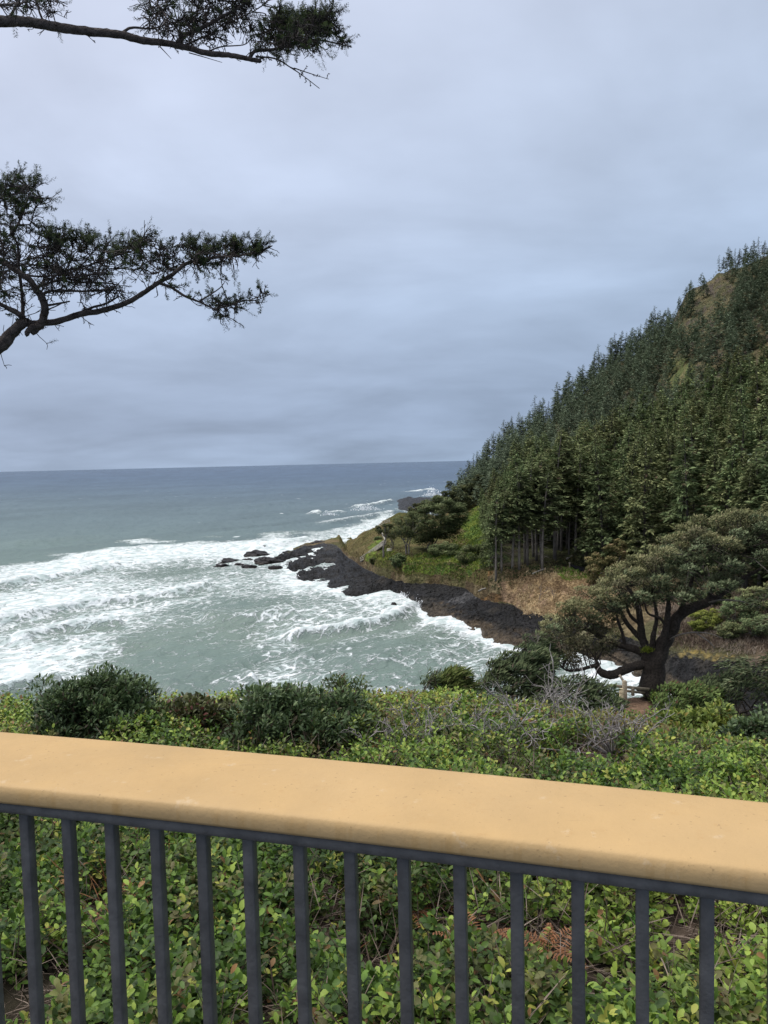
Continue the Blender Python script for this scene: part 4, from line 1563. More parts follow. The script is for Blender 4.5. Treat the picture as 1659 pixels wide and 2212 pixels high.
i2 = np.arange(A2.size).reshape(A2.shape)
qq = np.stack([i2[:-1, :-1], i2[:-1, 1:], i2[1:, 1:], i2[1:, :-1]], -1).reshape(-1, 4)
tag(MB().add(np.stack([X2, Y2, Z2], -1).reshape(-1, 3), np.concatenate([qq[:, [0, 1, 2]], qq[:, [0, 2, 3]]]), bc.reshape(-1, 3)).build('ground', M_earth, smooth=True), kind='structure')

# ------------------------------------------------------------------ salal: whorls of oval leaves on short stems
SG = np.array([[.030, .058, .012], [.100, .175, .024], [.240, .315, .055], [.30, .31, .060], [.20, .11, .045], [.12, .10, .045]])
r8 = np.random.default_rng(88)


def salal_gate(x, y, r):
    """1 where shoots grow; bare litter patches near the railing"""
    g = fbm(x * 1.7, y * 1.7, 143, 3)
    return g > np.interp(r, [0, 6.5, 8, 40], [.385, .375, .28, .15])


def salal(name, n, rlo, rhi, alo, ahi, Ls, per, hi, hgt, label, mask=None, gate=True, yel=0.0):
    mb = MB()
    r = np.sqrt(r8.uniform(rlo ** 2, rhi ** 2, n))
    a = r8.uniform(alo, ahi, n)
    x, y = r * np.sin(a), r * np.cos(a)
    if gate:
        k = salal_gate(x, y, r)
        x, y, r = x[k], y[k], r[k]
    z = bluff_z(x, y)
    if mask is not None:
        px, py = proj(np.stack([x, y, z], -1))
        k = mask(px, py, r)
        x, y, z, r = x[k], y[k], z[k], r[k]
    n = len(x)
    dens = fbm(x * 1.7, y * 1.7, 143, 3)
    h = hgt * (.12 + r8.random(n) * .88) * sm(.30, .52, dens) + hgt * .10 + (fbm(x * 2.4, y * 2.4, 103, 3) - .5) * .35 * hgt
    top = np.stack([x, y, z + np.maximum(h, .04)], -1)
    lean = r8.normal(size=(n, 3)) * [.35, .35, .1] + UP
    lean = unit(lean)
    # colour of each shoot, drifting over the slope
    q_ = fbm(x * .5, y * .5, 105, 3)
    tone = np.clip(.44 - .14 * sm(7, 10, r) + (q_ - .5) * 2.0 + r8.normal(size=n) * .38 + .25 * yel * sm(9, 14, r), 0, 1)
    kindc = r8.random(n)
    p = np.repeat(np.arange(n), per)
    lv = np.tile(np.arange(per), n)
    ang = lv * 2.4 + np.repeat(r8.uniform(0, 6.28, n), per) + r8.normal(size=len(p)) * .25
    lvl = lv / max(per - 1, 1)                       # 0 low and flat .. 1 top and upright
    e = np.clip(.10 + lvl * .95 + r8.normal(size=len(p)) * .26, -.4, 1.4)
    hd = np.stack([np.cos(ang), np.sin(ang), 0 * ang], -1)
    D = hd * np.cos(e)[:, None] + lean[p] * np.sin(e)[:, None]
    Nn = lean[p] * np.cos(e)[:, None] - hd * np.sin(e)[:, None] + r8.normal(size=D.shape) * .15
    P = top[p] - lean[p] * ((1 - lvl) * hgt * .42)[:, None] + hd * .004
    L = Ls * r8.uniform(.65, 1.2, len(p)) * (1 - .25 * lvl)
    tt = np.clip(tone[p] + (lvl - .5) * .35 + r8.normal(size=len(p)) * .14, 0, 1)
    c = np.where((tt < .5)[:, None], mixc(SG[0], SG[1], tt * 2), mixc(SG[1], SG[2], np.clip(tt * 2 - 1, 0, 1)))
    s1 = (kindc[p] > .955 - .16 * yel) & (lvl > .3)
    c[s1] = SG[3] * r8.uniform(.7, 1.1, (s1.sum(), 1))
    s2 = r8.random(len(p)) < .018 + .04 * yel
    c[s2] = SG[4] * r8.uniform(.7, 1.2, (s2.sum(), 1))
    s3 = (kindc[p] < .12)
    c[s3] = mixc(c[s3], SG[5], np.full(s3.sum(), .7))
    br = sm(.52, .66, fbm(x * .85 + 7, y * .85, 109, 3))[p] * (.17 + .50 * yel)
    rb = np.where((fbm(x * 1.9, y * 1.9, 113, 2)[p] > .55)[:, None], (.15, .075, .035), (.125, .095, .036))
    c = mixc(c, rb * r8.uniform(.6, 1.3, (len(p), 1)), br * (r8.random(len(p)) < .7))
    leaves(mb, P, D, Nn, L, L * r8.uniform(.52, .68, len(p)), c, hi=hi, fold=.45, droop=.16)
    o = mb.build(name, M_leaf, smooth=bool(hi))
    return tag(o, label, 'ground cover', kind='stuff')


AL, AH = az_of(-900), az_of(2500)
salal('leafy_ground_cover', 10000, 2.3, 5.6, AL, AH, .060, 8, 2, .30, 'glossy oval leaved green ground cover seen between the balusters')
salal('leafy_ground_cover', 20000, 5.6, 9.5, AL, AH, .063, 7, True, .32, 'glossy green ground cover on the slope just beyond the railing')
salal('leafy_ground_cover', 21000, 9.2, 14.6, AL, AH, .072, 7, True, .32, 'yellow green leafy ground cover along the edge of the bluff', gate=True, yel=.9)
salal('leafy_ground_cover', 8000, 13.0, 17.8, az_of(880), AH, .085, 6, False, .30, 'bright yellow green ground cover at the right before the dirt path', yel=.85,
      mask=lambda px, py, r: ~((px > 1335) & (px < 1430) & (r > 15.2)) & ~((px >= 1430) & (r > 17)))
salal('leafy_ground_cover', 6500, 17.5, 27.5, az_of(1280), az_of(1800), .11, 6, False, .42, 'darker leafy ground cover around the foot of the big leaning tree',
      mask=lambda px, py, r: ~(inpoly(px, py, [(1338, 1560), (1342, 1492), (1376, 1490), (1400, 1512), (1440, 1560)])) & ~((px > 1480) & (r < 18.6)))

# litter: twigs, dead bracken and stalks in the gaps
mb = MB()
n_ = 80000
r = np.sqrt(r8.uniform(2.3 ** 2, 13 ** 2, n_))
a = r8.uniform(AL, AH, n_)
x, y = r * np.sin(a), r * np.cos(a)
k = (fbm(x * 1.7, y * 1.7, 143, 3) < .58)
x, y = x[k], y[k]
stand = r8.random(len(x)) < .25
z = bluff_z(x, y) + r8.uniform(.0, .06, len(x)) + stand * r8.uniform(.02, .14, len(x))
D = np.stack([r8.normal(size=len(x)), r8.normal(size=len(x)) * .7, r8.normal(size=len(x)) * .16 + stand * 1.1], -1)
L = r8.uniform(.06, .32, len(x))
c = mixc((.07, .05, .038), (.27, .215, .175), r8.random(len(x)) ** 1.5)
red = fbm(x * 1.7, y * 1.7, 107, 3) > .70
c[red] = mixc((.16, .07, .03), (.27, .14, .07), r8.random(red.sum()))
leaves(mb, np.stack([x, y, z], -1), D, UP + r8.normal(size=D.shape) * .3, L, np.maximum(L * .028, .0035), c, fold=.9, droop=.05)
tag(mb.build('twig_litter', M_twig), 'brown dead twigs and stalks lying in the gaps of the ground cover', 'twig litter', kind='stuff')


def frond(mb, p, d, L, c, nl=14, w=.3):
    """a fern frond: midrib and paired leaflets"""
    d = unit(np.asarray(d, float))
    s = unit(np.cross(d, UP))
    t = np.linspace(.12, 1, nl)
    pts = p + d * (t * L)[:, None] + UP * (-.35 * L * t ** 2)[:, None]
    tube(mb, np.concatenate([[p], pts]), .0022, 3, np.asarray(c) * .8, False)
    for q in (-1, 1):
        leaves(mb, pts, s * q + d * .45 + r8.normal(size=pts.shape) * .12, UP, L * w * (1 - t) + .012, .012, np.broadcast_to(c, (nl, 3)) * r8.uniform(.8, 1.2, (nl, 1)), droop=.3)


def fern(x, y, c, n, L, label, cat='fern', name='fern'):
    p = bhit(x, y)
    mb = MB()
    for i in range(n):
        a_ = r8.uniform(0, 6.28)
        frond(mb, UP * .06, [math.cos(a_), math.sin(a_), r8.uniform(.3, 1.0)], L * r8.uniform(.7, 1.2), c)
    o = mb.build(name, M_leaf)
    o.location = Vector([float(q) for q in p])
    tag(o, label, cat)


def fern_px(cx, cy):
    return (1900 + cx * .3617) * .5486, (3400 + cy * .3617) * .5486


fern(*fern_px(600, 245), (.10, .20, .03), 5, .22, 'small bright green fern below the cap, between the fourth and fifth balusters from right')
fern(*fern_px(1510, 800), (.08, .18, .03), 6, .24, 'bright green fern between the third and fourth balusters from the right')
fern(196, 1890, (.07, .16, .03), 5, .24, 'small green fern between the third and fourth balusters from the left')
for (x_, y_, nn2, lab) in [(1035, 2075, 9, 'clump of rust brown dead bracken low between two balusters right of centre'),
                           (580, 1990, 9, 'clump of rust brown dead bracken in the gap left of centre behind the railing'),
                           (900, 1985, 7, 'rusty dead bracken near the middle of the photo, just under the cap line'),
                           (265, 1990, 8, 'orange brown dead bracken at the left behind the third and fourth balusters'),
                           (1185, 2080, 6, 'pale brown dead fern standing between balusters at the right'),
                           (560, 1830, 6, 'rusty dead bracken just below the cap, left of centre'),
                           (930, 1560, 6, 'orange dead bracken among the yellow green leaves near the bluff edge')]:
    fern(x_, y_, (.20, .09, .04), nn2, .26, lab, 'dead bracken', 'dead_bracken')

# larger sticks lying about
for i, (x0, y0, x1, y1, rr, lab) in enumerate([(-10, 1795, 42, 1765, .010, 'thick pale stick at the far left behind the first baluster'),
                                               (1010, 1950, 1065, 1880, .010, 'pale straight stick leaning in the litter between middle right balusters'),
                                               (180, 1920, 238, 1850, .012, 'brown stick crossing the litter behind the second and third balusters'),
                                               (355, 1880, 385, 1925, .009, 'forked pale stick in the litter left of centre'),
                                               (985, 2095, 1040, 2010, .010, 'thin grey stick slanting through the leaves right of centre'),
                                               (1425, 2110, 1450, 2185, .007, 'curved pale stem at the bottom right between two balusters')]):
    a_, b_ = bhit(x0, y0) + UP * .07, bhit(x1, y1) + UP * .12
    mb = MB()
    mid = (b_ - a_) / 2 + [0, 0, .03] + r8.normal(size=3) * .03
    tube(mb, spline([a_ - a_, mid, b_ - a_], 5), np.linspace(rr * .75, rr * .4, 11), 6, (.20, .155, .12))
    o = mb.build('stick', M_pale)
    o.location = Vector([float(q) for q in a_])
    tag(o, lab, 'stick')


# grey tangles of leafless twigs
def tangle(x, y, wd, hg, n, seed, label, c=(.27, .245, .235), lift=.22):
    g = np.random.default_rng(seed)
    p = bhit(x, y + 42)
    mb = MB()
    for i in range(n):
        q_ = np.array([g.normal() * wd * .28, g.normal() * wd * .22, -.05])
        d = unit(np.array([g.normal() * .7, g.normal() * .6, 1.0]))
        pts = [np.array([0, 0, -.22]), q_]
        L = hg * g.uniform(.5, 1.3)
        for s in range(5):
            d = unit(d + g.normal(size=3) * .3 - UP * .06)
            pts.append(pts[-1] + d * L / 5)
            if s > 0:
                for _ in range(2):
                    d2 = unit(d + g.normal(size=3) * .75)
                    e_ = pts[-1] + d2 * L * g.uniform(.15, .38)
                    tube(mb, [pts[-1], (pts[-1] + e_) / 2 + g.normal(size=3) * .02, e_], [.0045, .004, .003], 3, np.array(c) * g.uniform(.6, 1.25), False)
        tube(mb, pts, np.linspace(.009, .004, 7), 4, np.array(c) * g.uniform(.6, 1.2), False)
    o = mb.build('dead_twigs', M_twig)
    o.location = Vector([float(q) for q in p]) + Vector((0, 0, lift))
    tag(o, label, 'dead twigs')


tangle(1035, 1562, 2.4, .42, 22, 1, 'widest grey tangle of leafless twigs across the middle of the ground cover')
tangle(1155, 1533, 1.2, .70, 14, 2, 'grey leafless twigs standing before the dark mound left of the wooden fence')
tangle(1215, 1525, .9, .8, 10, 3, 'tall pale dead stems right of the others, left of the wooden fence')
tangle(1322, 1592, .8, .5, 24, 4, 'drooping fan of grey twigs below the wooden fence, in the yellow green leaves')
tangle(880, 1590, .8, .4, 18, 5, 'small grey twig tangle right of the large dark bush')
tangle(1085, 1590, 1.0, .4, 18, 6, 'low grey twigs just in front of the widest tangle')
tangle(1325, 1530, .5, .7, 8, 7, 'pale dead stalks standing at the foot of the wooden fence')
tangle(1560, 1545, .9, .4, 12, 8, 'short pale stubs by the dirt strip at the far right', c=(.36, .31, .24))
tangle(1475, 1560, .7, .45, 9, 9, 'few pale stalks standing right of the dirt path', c=(.36, .31, .24))
tangle(420, 1500, .7, .5, 16, 10, 'dark fine twigs on top of the reddish bush between the two dark ones', c=(.11, .08, .075))
tangle(155, 1560, .8, .35, 14, 11, 'tan dead grass drooping below the left dark bush', c=(.33, .25, .15))

# ------------------------------------------------------------------ bushes along the bluff edge
def bush(x, y, r, wd, hg, dp, ncl, nper, L, asp, pal, seed, label, droop_y=0.0, stems=10, name='shrub'):
    """x, y = photo position of the bush's foot; leaves cover a lumpy volume, stems run inside"""
    global rng
    keep, rng = rng, np.random.default_rng(seed)
    p = atd(x, y, r)
    gz = float(bluff_z(p[0], p[1])[0])
    z0 = min(p[2], gz + .6)
    o = empty(name, (p[0], p[1], z0), label, 'shrub')
    u = rand_dirs(ncl)
    u[:, 2] = np.abs(u[:, 2])
    u = u * rng.uniform(.35, 1, (ncl, 1)) ** .5
    lump = 1 + (fbm(u[:, 0] * 2 + seed, u[:, 1] * 2 + u[:, 2] * 2, seed, 3) - .5) * .7
    c = u * lump[:, None] * [wd / 2, dp / 2, hg]
    mb = MB()
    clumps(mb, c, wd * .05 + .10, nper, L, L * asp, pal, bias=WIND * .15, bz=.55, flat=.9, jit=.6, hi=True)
    # a few shoots reach past the outline
    k = max(6, ncl // 9)
    tips = c[np.argsort(-c[:, 2] / hg - rng.random(ncl) * .5)[:k]] + rng.normal(size=(k, 3)) * .05
    wood = MB()
    for t_ in tips:
        e_ = t_ + UP * rng.uniform(.04, .16) + rng.normal(size=3) * .05
        tube(wood, [t_ * .3, t_ * .7 + rng.normal(size=3) * .04, t_, e_], [.010, .007, .005, .003], 4, (.10, .075, .055), False)
        m_ = 9
        f = rng.random(m_)
        leaves(mb, t_ + (e_ - t_) * f[:, None], rand_dirs(m_) * .8 + UP * .7, UP + rand_dirs(m_) * .4, L, L * asp, np.asarray(pal)[1] * rng.uniform(.7, 1.4, (m_, 1)), hi=True)
    for i in range(stems):
        t_ = c[rng.integers(ncl)]
        b_ = rng.normal(size=3) * [wd * .06, dp * .06, 0] - UP * .3
        tube(wood, spline([b_, b_ * .4 + t_ * .5 + rng.normal(size=3) * .06, t_], 4), np.linspace(.018, .006, 9), 5, (.085, .065, .05), False)
    mb.build('foliage', M_leaf, o)
    wood.build('stems', M_twig, o)
    rng = keep
    return o


DKB = (np.array([.018, .031, .013]), np.array([.050, .082, .032]), np.array([.112, .155, .062]), (.055, .045, .025))
MIDB = (np.array([.022, .035, .012]), np.array([.055, .085, .024]), np.array([.10, .13, .04]), (.09, .045, .03))
RED = (np.array([.022, .020, .012]), np.array([.050, .055, .020]), np.array([.095, .105, .032]), (.11, .035, .03))
bush(208, 1590, 9.9, 1.55, .76, 1.3, 150, 120, .058, .38, DKB, 701, 'leftmost dark green rounded bush standing against the surf')
bush(424, 1605, 9.6, 1.15, .58, 1.0, 100, 90, .058, .55, RED, 702, 'small reddish brown bush between the two dark green ones')
bush(640, 1660, 9.1, 2.0, .84, 1.5, 230, 130, .062, .40, DKB, 703, 'largest dark green bush, rising behind the left half of the yellow cap')
bush(325, 1605, 9.5, 1.1, .34, .9, 60, 80, .060, .55, MIDB, 704, 'low green leafy bush in the gap between the leftmost dark bush and the reddish one')
bush(520, 1625, 9.4, .95, .46, .9, 60, 80, .058, .5, RED, 708, 'dull olive bush joining the reddish one to the largest dark bush')
bush(745, 1520, 13.6, .9, .55, .8, 34, 36, .055, .4, MIDB, 705, 'thin twiggy sprig bush behind the right shoulder of the largest dark bush')
bush(1650, 1655, 11.2, 1.0, .75, 1.1, 60, 100, .055, .5, DKB, 706, 'dark leaved bush cut by the right edge above the yellow cap')
bush(1525, 1612, 14.0, 1.6, .62, 1.3, 60, 50, .085, .55, (np.array([.05, .075, .016]), np.array([.11, .155, .03]), np.array([.22, .25, .05]), (.2, .15, .04)), 707, 'bright yellow green leafy mound at right beside the dark bush', name='leafy_mound')

# wind-pressed shrubs behind the ground cover
CMB = (np.array([.024, .034, .013]), np.array([.062, .085, .024]), np.array([.125, .145, .042]), (.10, .08, .04))
DMS = (np.array([.018, .027, .014]), np.array([.048, .066, .030]), np.array([.100, .120, .056]), (.07, .055, .04))


def pressed(x, y, r, wd, hg, dp, ncl, nper, L, asp, pal, seed, label, lean=.3, dome=True, name='shrub', stems=14, bz=.25):
    global rng
    keep, rng = rng, np.random.default_rng(seed)
    p = atd(x, y, r)
    o = empty(name, p, label, 'shrub')
    u = rand_dirs(ncl) * rng.uniform(.3, 1, (ncl, 1)) ** .5
    u[:, 2] = np.abs(u[:, 2])
    c = u * [wd / 2, dp / 2, hg]
    c[:, 0] += u[:, 2] * lean * wd * .5
    mb, wood = MB(), MB()
    clumps(mb, c, .16 + wd * .03, nper, L, L * asp, pal, bias=unit(np.array([.8, .35, .25])), bz=bz, flat=.55, jit=.42)
    for i in range(stems):
        t_ = c[rng.integers(ncl)]
        b_ = rng.normal(size=3) * [wd * .1, dp * .1, 0] - UP * .6
        tube(wood, spline([b_, b_ * .4 + t_ * .6 + rng.normal(size=3) * .1, t_ * 1.06], 4), np.linspace(.03, .008, 9), 5, (.10, .08, .065), False)
    mb.build('foliage', M_needle_near, o)
    wood.build('stems', M_twig, o)
    rng = keep


pressed(968, 1490, 18.0, .95, .42, 1.0, 50, 60, .16, .2, CMB, 721, 'small yellow green wind combed shrub at the bluff edge against the bay', lean=.5)
pressed(925, 1487, 17.5, .25, .38, .3, 10, 22, .10, .25, DMS, 722, 'tiny upright dark sprig left of the wind combed shrub', lean=.6, stems=5)
pressed(1105, 1500, 21.5, 2.3, 1.25, 2.0, 120, 66, .15, .26, DMS, 723, 'big dark windswept shrub mound left of the leaning tree', lean=.5)
pressed(1235, 1535, 21.0, 2.6, .85, 2.0, 110, 62, .12, .34, DMS, 724, 'low dark leafy mound between the windswept shrub and the wooden fence', lean=.1)
pressed(1150, 1440, 24.5, 1.6, 1.0, 1.4, 55, 50, .15, .26, DMS, 725, 'dark scraggy shrub with bare grey stems behind the windswept mound', lean=.3, stems=26)
pressed(1590, 1500, 24.0, 2.6, .5, 2.2, 70, 55, .12, .3, DMS, 726, 'low dark shrubs to the right of the leaning trunk', lean=.1)
pressed(1480, 1515, 22.5, 2.0, .42, 1.6, 60, 55, .11, .36, MIDB, 727, 'green leafy thicket right of the leaning trunk beside the path', lean=.1)
bare_sapling(atd(1158, 1440, 24.3), 1.5, 85, 'bare grey stems rising from the dark scraggy shrub', c=(.17, .15, .135), spread=.6, name='dead_bush', cat='dead bush', r0=.03)
for k_, (x_, y_, h_) in enumerate([(240, 1520, .8), (322, 1508, .55), (118, 1530, .55), (735, 1500, .45)]):
    bare_sapling(atd(x_, y_ + 25, 12.8), h_, 90 + k_, ['thin dark dead stalk rising above the leftmost dark bush', 'dark dead stalk right of the leftmost dark bush',
                 'faint thin stalk left of the leftmost dark bush', 'small twig standing over the shoulder of the largest dark bush'][k_], c=(.06, .05, .045), spread=.22, name='dead_stalk', cat='dead stalk', r0=.006)

# ------------------------------------------------------------------ wooden fence by the path
fp = bhit(1344, 1538, 15)
WF = empty('wooden_fence', fp, 'weathered wooden fence with two upright posts and low rails by the dirt path', 'fence')


def stick3(nm, x0, y0, x1, y1, r, wd, c, par=WF, r1=None):
    a_, b_ = atd(x0, y0, r), atd(x1, y1, r1 or r)
    mb = MB()
    d = unit(b_ - a_)
    sx = unit(np.cross(d, np.array([0, 1.0, 0.1])))
    sy = np.cross(d, sx)
    box(mb, (a_ + b_) / 2 - fp, d, sx, sy, np.linalg.norm(b_ - a_) / 2, wd, wd * .8, c)
    o = mb.build(nm, M_pale, par)
    bv = o.modifiers.new('bevel', 'BEVEL')
    bv.width = wd * .25
    return o


rf = float(np.hypot(fp[0], fp[1]))
stick3('post', 1342.5, 1540, 1342.8, 1487, rf, .055, (.46, .38, .25))
stick3('post', 1350, 1532, 1349, 1470, rf + .5, .06, (.34, .28, .20))
stick3('rail', 1316, 1480.5, 1402, 1489, rf + 1.2, .04, (.30, .25, .18), r1=rf + 2.2)
stick3('rail', 1350, 1492, 1392, 1497, rf + 1.3, .035, (.26, .22, .16), r1=rf + 2.2)
stick3('post', 1367, 1503, 1367, 1486, rf + 1.5, .045, (.22, .19, .14))
stick3('brace', 1338, 1458, 1350, 1476, rf + .6, .035, (.38, .33, .26))
# ------------------------------------------------------------------ the big leaning spruce on the bluff
HR = 26.0
hb = atd(1410, 1497, HR)
HT = empty('leaning_spruce', hb, 'big windswept spruce with a thick dark trunk, its flat crown slanting up to the right', 'spruce tree')
DARKB = (.050, .042, .036)


def limb(par, nm, pts, radii, c=DARKB, mat=None, sides=10, base=None, m_=6, wob=.004):
    base = hb if base is None else base
    P = np.array([atd(*q) for q in pts]) - base
    S = spline(P, m_)
    rr = np.interp(np.linspace(0, 1, len(S)), np.linspace(0, 1, len(radii)), radii) * .86
    g = np.random.default_rng(int(abs(pts[0][0] * 7 + pts[-1][1])))
    S = S + g.normal(size=S.shape) * rr[:, None] * wob * 8
    mb = MB()
    tube(mb, S, rr * (1 + g.normal(size=len(S)) * .06), sides, c)
    return mb, S


tb = MB()
for pts, rad in [([(1404, 1500, 26), (1408, 1470, 26), (1410, 1440, 26), (1406, 1418, 26), (1398, 1402, 26)], [.46, .35, .31, .29, .24]),
                 ([(1416, 1500, 25.9), (1418, 1465, 25.9), (1418, 1432, 25.9), (1429, 1400, 26), (1441, 1375, 26.1), (1453, 1355, 26.1), (1466, 1331, 26.2), (1490, 1315, 26.3), (1523, 1303, 26.4), (1561, 1281, 26.5), (1594, 1257, 26.6), (1640, 1230, 26.8)],
                  [.34, .29, .27, .25, .22, .20, .17, .165, .15, .11, .08, .05]),
                 ([(1424, 1499, 26.1), (1424, 1470, 26.1), (1426, 1440, 26.1), (1432, 1410, 26.1)], [.24, .17, .13, .11]),
                 ([(1396, 1499, 26.2), (1398, 1466, 26.2), (1399, 1440, 26.1), (1392, 1425, 26)], [.24, .17, .15, .13])]:
    P = spline(np.array([atd(*q) for q in pts]) - hb, 6)
    P = P + np.stack([.02 * np.sin(np.arange(len(P)) * .9), .02 * np.cos(np.arange(len(P)) * .7), 0 * P[:, 0]], 1)
    tube(tb, P, np.interp(np.linspace(0, 1, len(P)), np.linspace(0, 1, len(rad)), rad), 12, DARKB)
tb.build('trunk', M_bark, HT, smooth=True)
HLIMB = [([(1402, 1428, 26), (1386, 1436, 25.9), (1368, 1440, 25.8), (1349, 1447, 25.6), (1325, 1457, 25.4), (1304, 1455, 25.3), (1292, 1444, 25.3), (1289, 1428, 25.3)], [.2, .18, .17, .17, .16, .15, .12, .07]),
         ([(1294, 1436, 25.3), (1276, 1440, 25.2), (1254, 1446, 25.2), (1230, 1449, 25.2), (1216, 1444, 25.2)], [.09, .07, .06, .05, .03]),
         ([(1398, 1412, 26), (1376, 1404, 26), (1350, 1396, 26), (1318, 1385, 26), (1290, 1370, 26), (1260, 1358, 26), (1225, 1350, 26)], [.19, .15, .13, .11, .09, .06, .03]),
         ([(1400, 1405, 26.1), (1388, 1380, 26.1), (1384, 1352, 26.1), (1381, 1325, 26.1), (1374, 1295, 26.2), (1350, 1262, 26.3)], [.18, .15, .13, .11, .09, .05]),
         ([(1390, 1385, 26.1), (1370, 1365, 26.2), (1350, 1340, 26.2), (1335, 1310, 26.3), (1310, 1290, 26.3)], [.12, .10, .08, .06, .03]),
         ([(1426, 1408, 25.9), (1434, 1380, 25.8), (1440, 1350, 25.8), (1443, 1322, 25.8), (1444, 1300, 25.8), (1440, 1260, 25.9)], [.15, .13, .11, .10, .08, .04]),
         ([(1408, 1402, 25.9), (1412, 1370, 25.8), (1418, 1340, 25.8), (1416, 1312, 25.8), (1408, 1280, 25.8)], [.11, .09, .07, .06, .03]),
         ([(1466, 1331, 26.2), (1478, 1300, 26), (1490, 1270, 26), (1500, 1230, 26), (1515, 1190, 26)], [.10, .09, .07, .05, .03]),
         ([(1525, 1302, 26.4), (1540, 1270, 26.3), (1552, 1240, 26.2), (1580, 1190, 26.2)], [.09, .07, .05, .03]),
         ([(1386, 1350, 26.1), (1366, 1335, 26), (1356, 1318, 25.9), (1352, 1295, 25.9)], [.07, .06, .05, .03]),
         ([(1350, 1396, 26), (1345, 1370, 25.9), (1336, 1345, 25.8), (1330, 1320, 25.8)], [.07, .06, .05, .03]),
         ([(1438, 1352, 25.8), (1425, 1335, 25.7), (1400, 1325, 25.7), (1392, 1300, 25.7)], [.06, .05, .04, .03])]
hnodes = []
for pts, rad in HLIMB:
    mb, S = limb(HT, 'limb', pts, rad)
    mb.build('limb', M_bark, HT, smooth=True)
    hnodes.append(S)
for pts, rad in [([(1441, 1384, 26), (1466, 1372, 25.6), (1496, 1366, 25.4), (1530, 1368, 25.2), (1560, 1378, 25)], [.034, .03, .024, .018, .01]),
                 ([(1530, 1302, 26.3), (1560, 1296, 26), (1600, 1299, 25.8), (1625, 1306, 25.7)], [.04, .03, .022, .01]),
                 ([(1505, 1368, 25.3), (1530, 1385, 25.2), (1545, 1400, 25.1)], [.025, .02, .01]),
                 ([(1290, 1452, 25.3), (1285, 1470, 25.2), (1290, 1484, 25.2)], [.03, .02, .01]),
                 ([(1262, 1447, 25.2), (1262, 1468, 25.1), (1266, 1480, 25.1)], [.025, .018, .01])]:
    mb, S = limb(HT, 'dead_branch', pts, rad, (.16, .145, .13))
    tag(mb.build('dead_branch', M_pale, HT))
HPOLY = [(1207, 1332), (1240, 1312), (1283, 1293), (1318, 1262), (1345, 1246), (1377, 1238), (1396, 1224), (1443, 1186), (1490, 1158), (1546, 1138), (1598, 1122), (1640, 1122), (1730, 1140), (1730, 1170), (1612, 1215), (1585, 1262),
         (1520, 1286), (1485, 1296), (1440, 1298), (1377, 1305), (1345, 1330), (1340, 1380), (1325, 1412), (1287, 1420), (1235, 1440), (1205, 1425), (1215, 1395), (1170, 1375), (1165, 1350)]
g = np.random.default_rng(44)
cx, cy = g.uniform(1150, 1735, 2600), g.uniform(1095, 1450, 2600)
k = inpoly(cx, cy, HPOLY)
cx, cy = cx[k], cy[k]
sp = []
for a_, b_ in zip(cx, cy):
    if all((a_ - q[0]) ** 2 + (b_ - q[1]) ** 2 > 13 ** 2 for q in sp):
        sp.append((a_, b_))
cen = []
for a_, b_ in sp:
    for _ in range(2 if g.random() < .55 else 1):
        cen.append(atd(a_ + g.normal() * 4, b_ + g.normal() * 3, HR + g.normal() * 1.1))
for q in range(70):                                      # ragged tufts past the outline
    i = g.integers(0, 13)
    t_ = g.random()
    a_, b_ = np.array(HPOLY[i]) * (1 - t_) + np.array(HPOLY[i + 1 if i < 12 else i]) * t_ + g.normal(size=2) * [9, 6] - [2, 8]
    cen.append(atd(a_, b_, HR + g.normal() * .7))
cen = np.array(cen) - hb
HW = unit(cr * .80 + cu * .42 + fwd * .25)
BLU = (np.array([.026, .036, .018]), np.array([.085, .108, .054]), np.array([.18, .205, .112]), (.10, .085, .05))
OLI = (np.array([.040, .044, .020]), np.array([.125, .128, .058]), np.array([.235, .225, .115]), (.15, .115, .065))
keep, rng = rng, np.random.default_rng(45)
cm = MB()
sx, sy = proj(cen + hb)
topd = sy - np.interp(sx, [1200, 1283, 1345, 1396, 1490, 1546, 1640, 1730], [1330, 1281, 1228, 1208, 1135, 1118, 1108, 1130])
ol = (topd < 26 + g.normal(size=len(cen)) * 14) | (g.random(len(cen)) < .15)
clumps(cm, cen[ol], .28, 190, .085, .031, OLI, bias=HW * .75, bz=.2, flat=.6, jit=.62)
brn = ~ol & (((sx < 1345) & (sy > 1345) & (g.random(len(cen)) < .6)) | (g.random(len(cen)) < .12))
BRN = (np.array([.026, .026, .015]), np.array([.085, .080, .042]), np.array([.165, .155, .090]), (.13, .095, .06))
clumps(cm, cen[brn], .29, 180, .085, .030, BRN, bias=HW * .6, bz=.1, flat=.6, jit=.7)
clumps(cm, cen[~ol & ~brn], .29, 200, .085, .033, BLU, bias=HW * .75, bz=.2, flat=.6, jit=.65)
cm.build('crown', M_needle_near, HT)
# twigs inside the crown, each from the nearest limb
nodes = np.concatenate(hnodes)
tw = MB()
for c_ in cen[::1]:
    d_ = np.linalg.norm(nodes - c_, axis=1) + np.where(nodes[:, 2] > c_[2] + .2, 1.5, 0)
    n_ = nodes[np.argmin(d_)]
    mid = n_ * .45 + c_ * .55 - UP * .08 + rng.normal(size=3) * .08
    tube(tw, spline([n_, mid, c_], 4), np.linspace(.022, .008, 9), 4, (.06, .05, .043), False)
    for _ in range(2):
        e_ = c_ + rng.normal(size=3) * .25 - UP * .1
        tube(tw, [mid, (mid + e_) / 2 + rng.normal(size=3) * .04, e_], [.009, .006, .003], 3, (.10, .088, .078), False)
tw.build('twigs', M_bark, HT)
mb = MB()
q_ = atd(1398, 1404, 25.7) - hb
leaves(mb, q_ + rng.normal(size=(260, 3)) * [.09, .06, .03], rand_dirs(260) + UP * .7, rand_dirs(260), .09, .03, (.12, .15, .02))
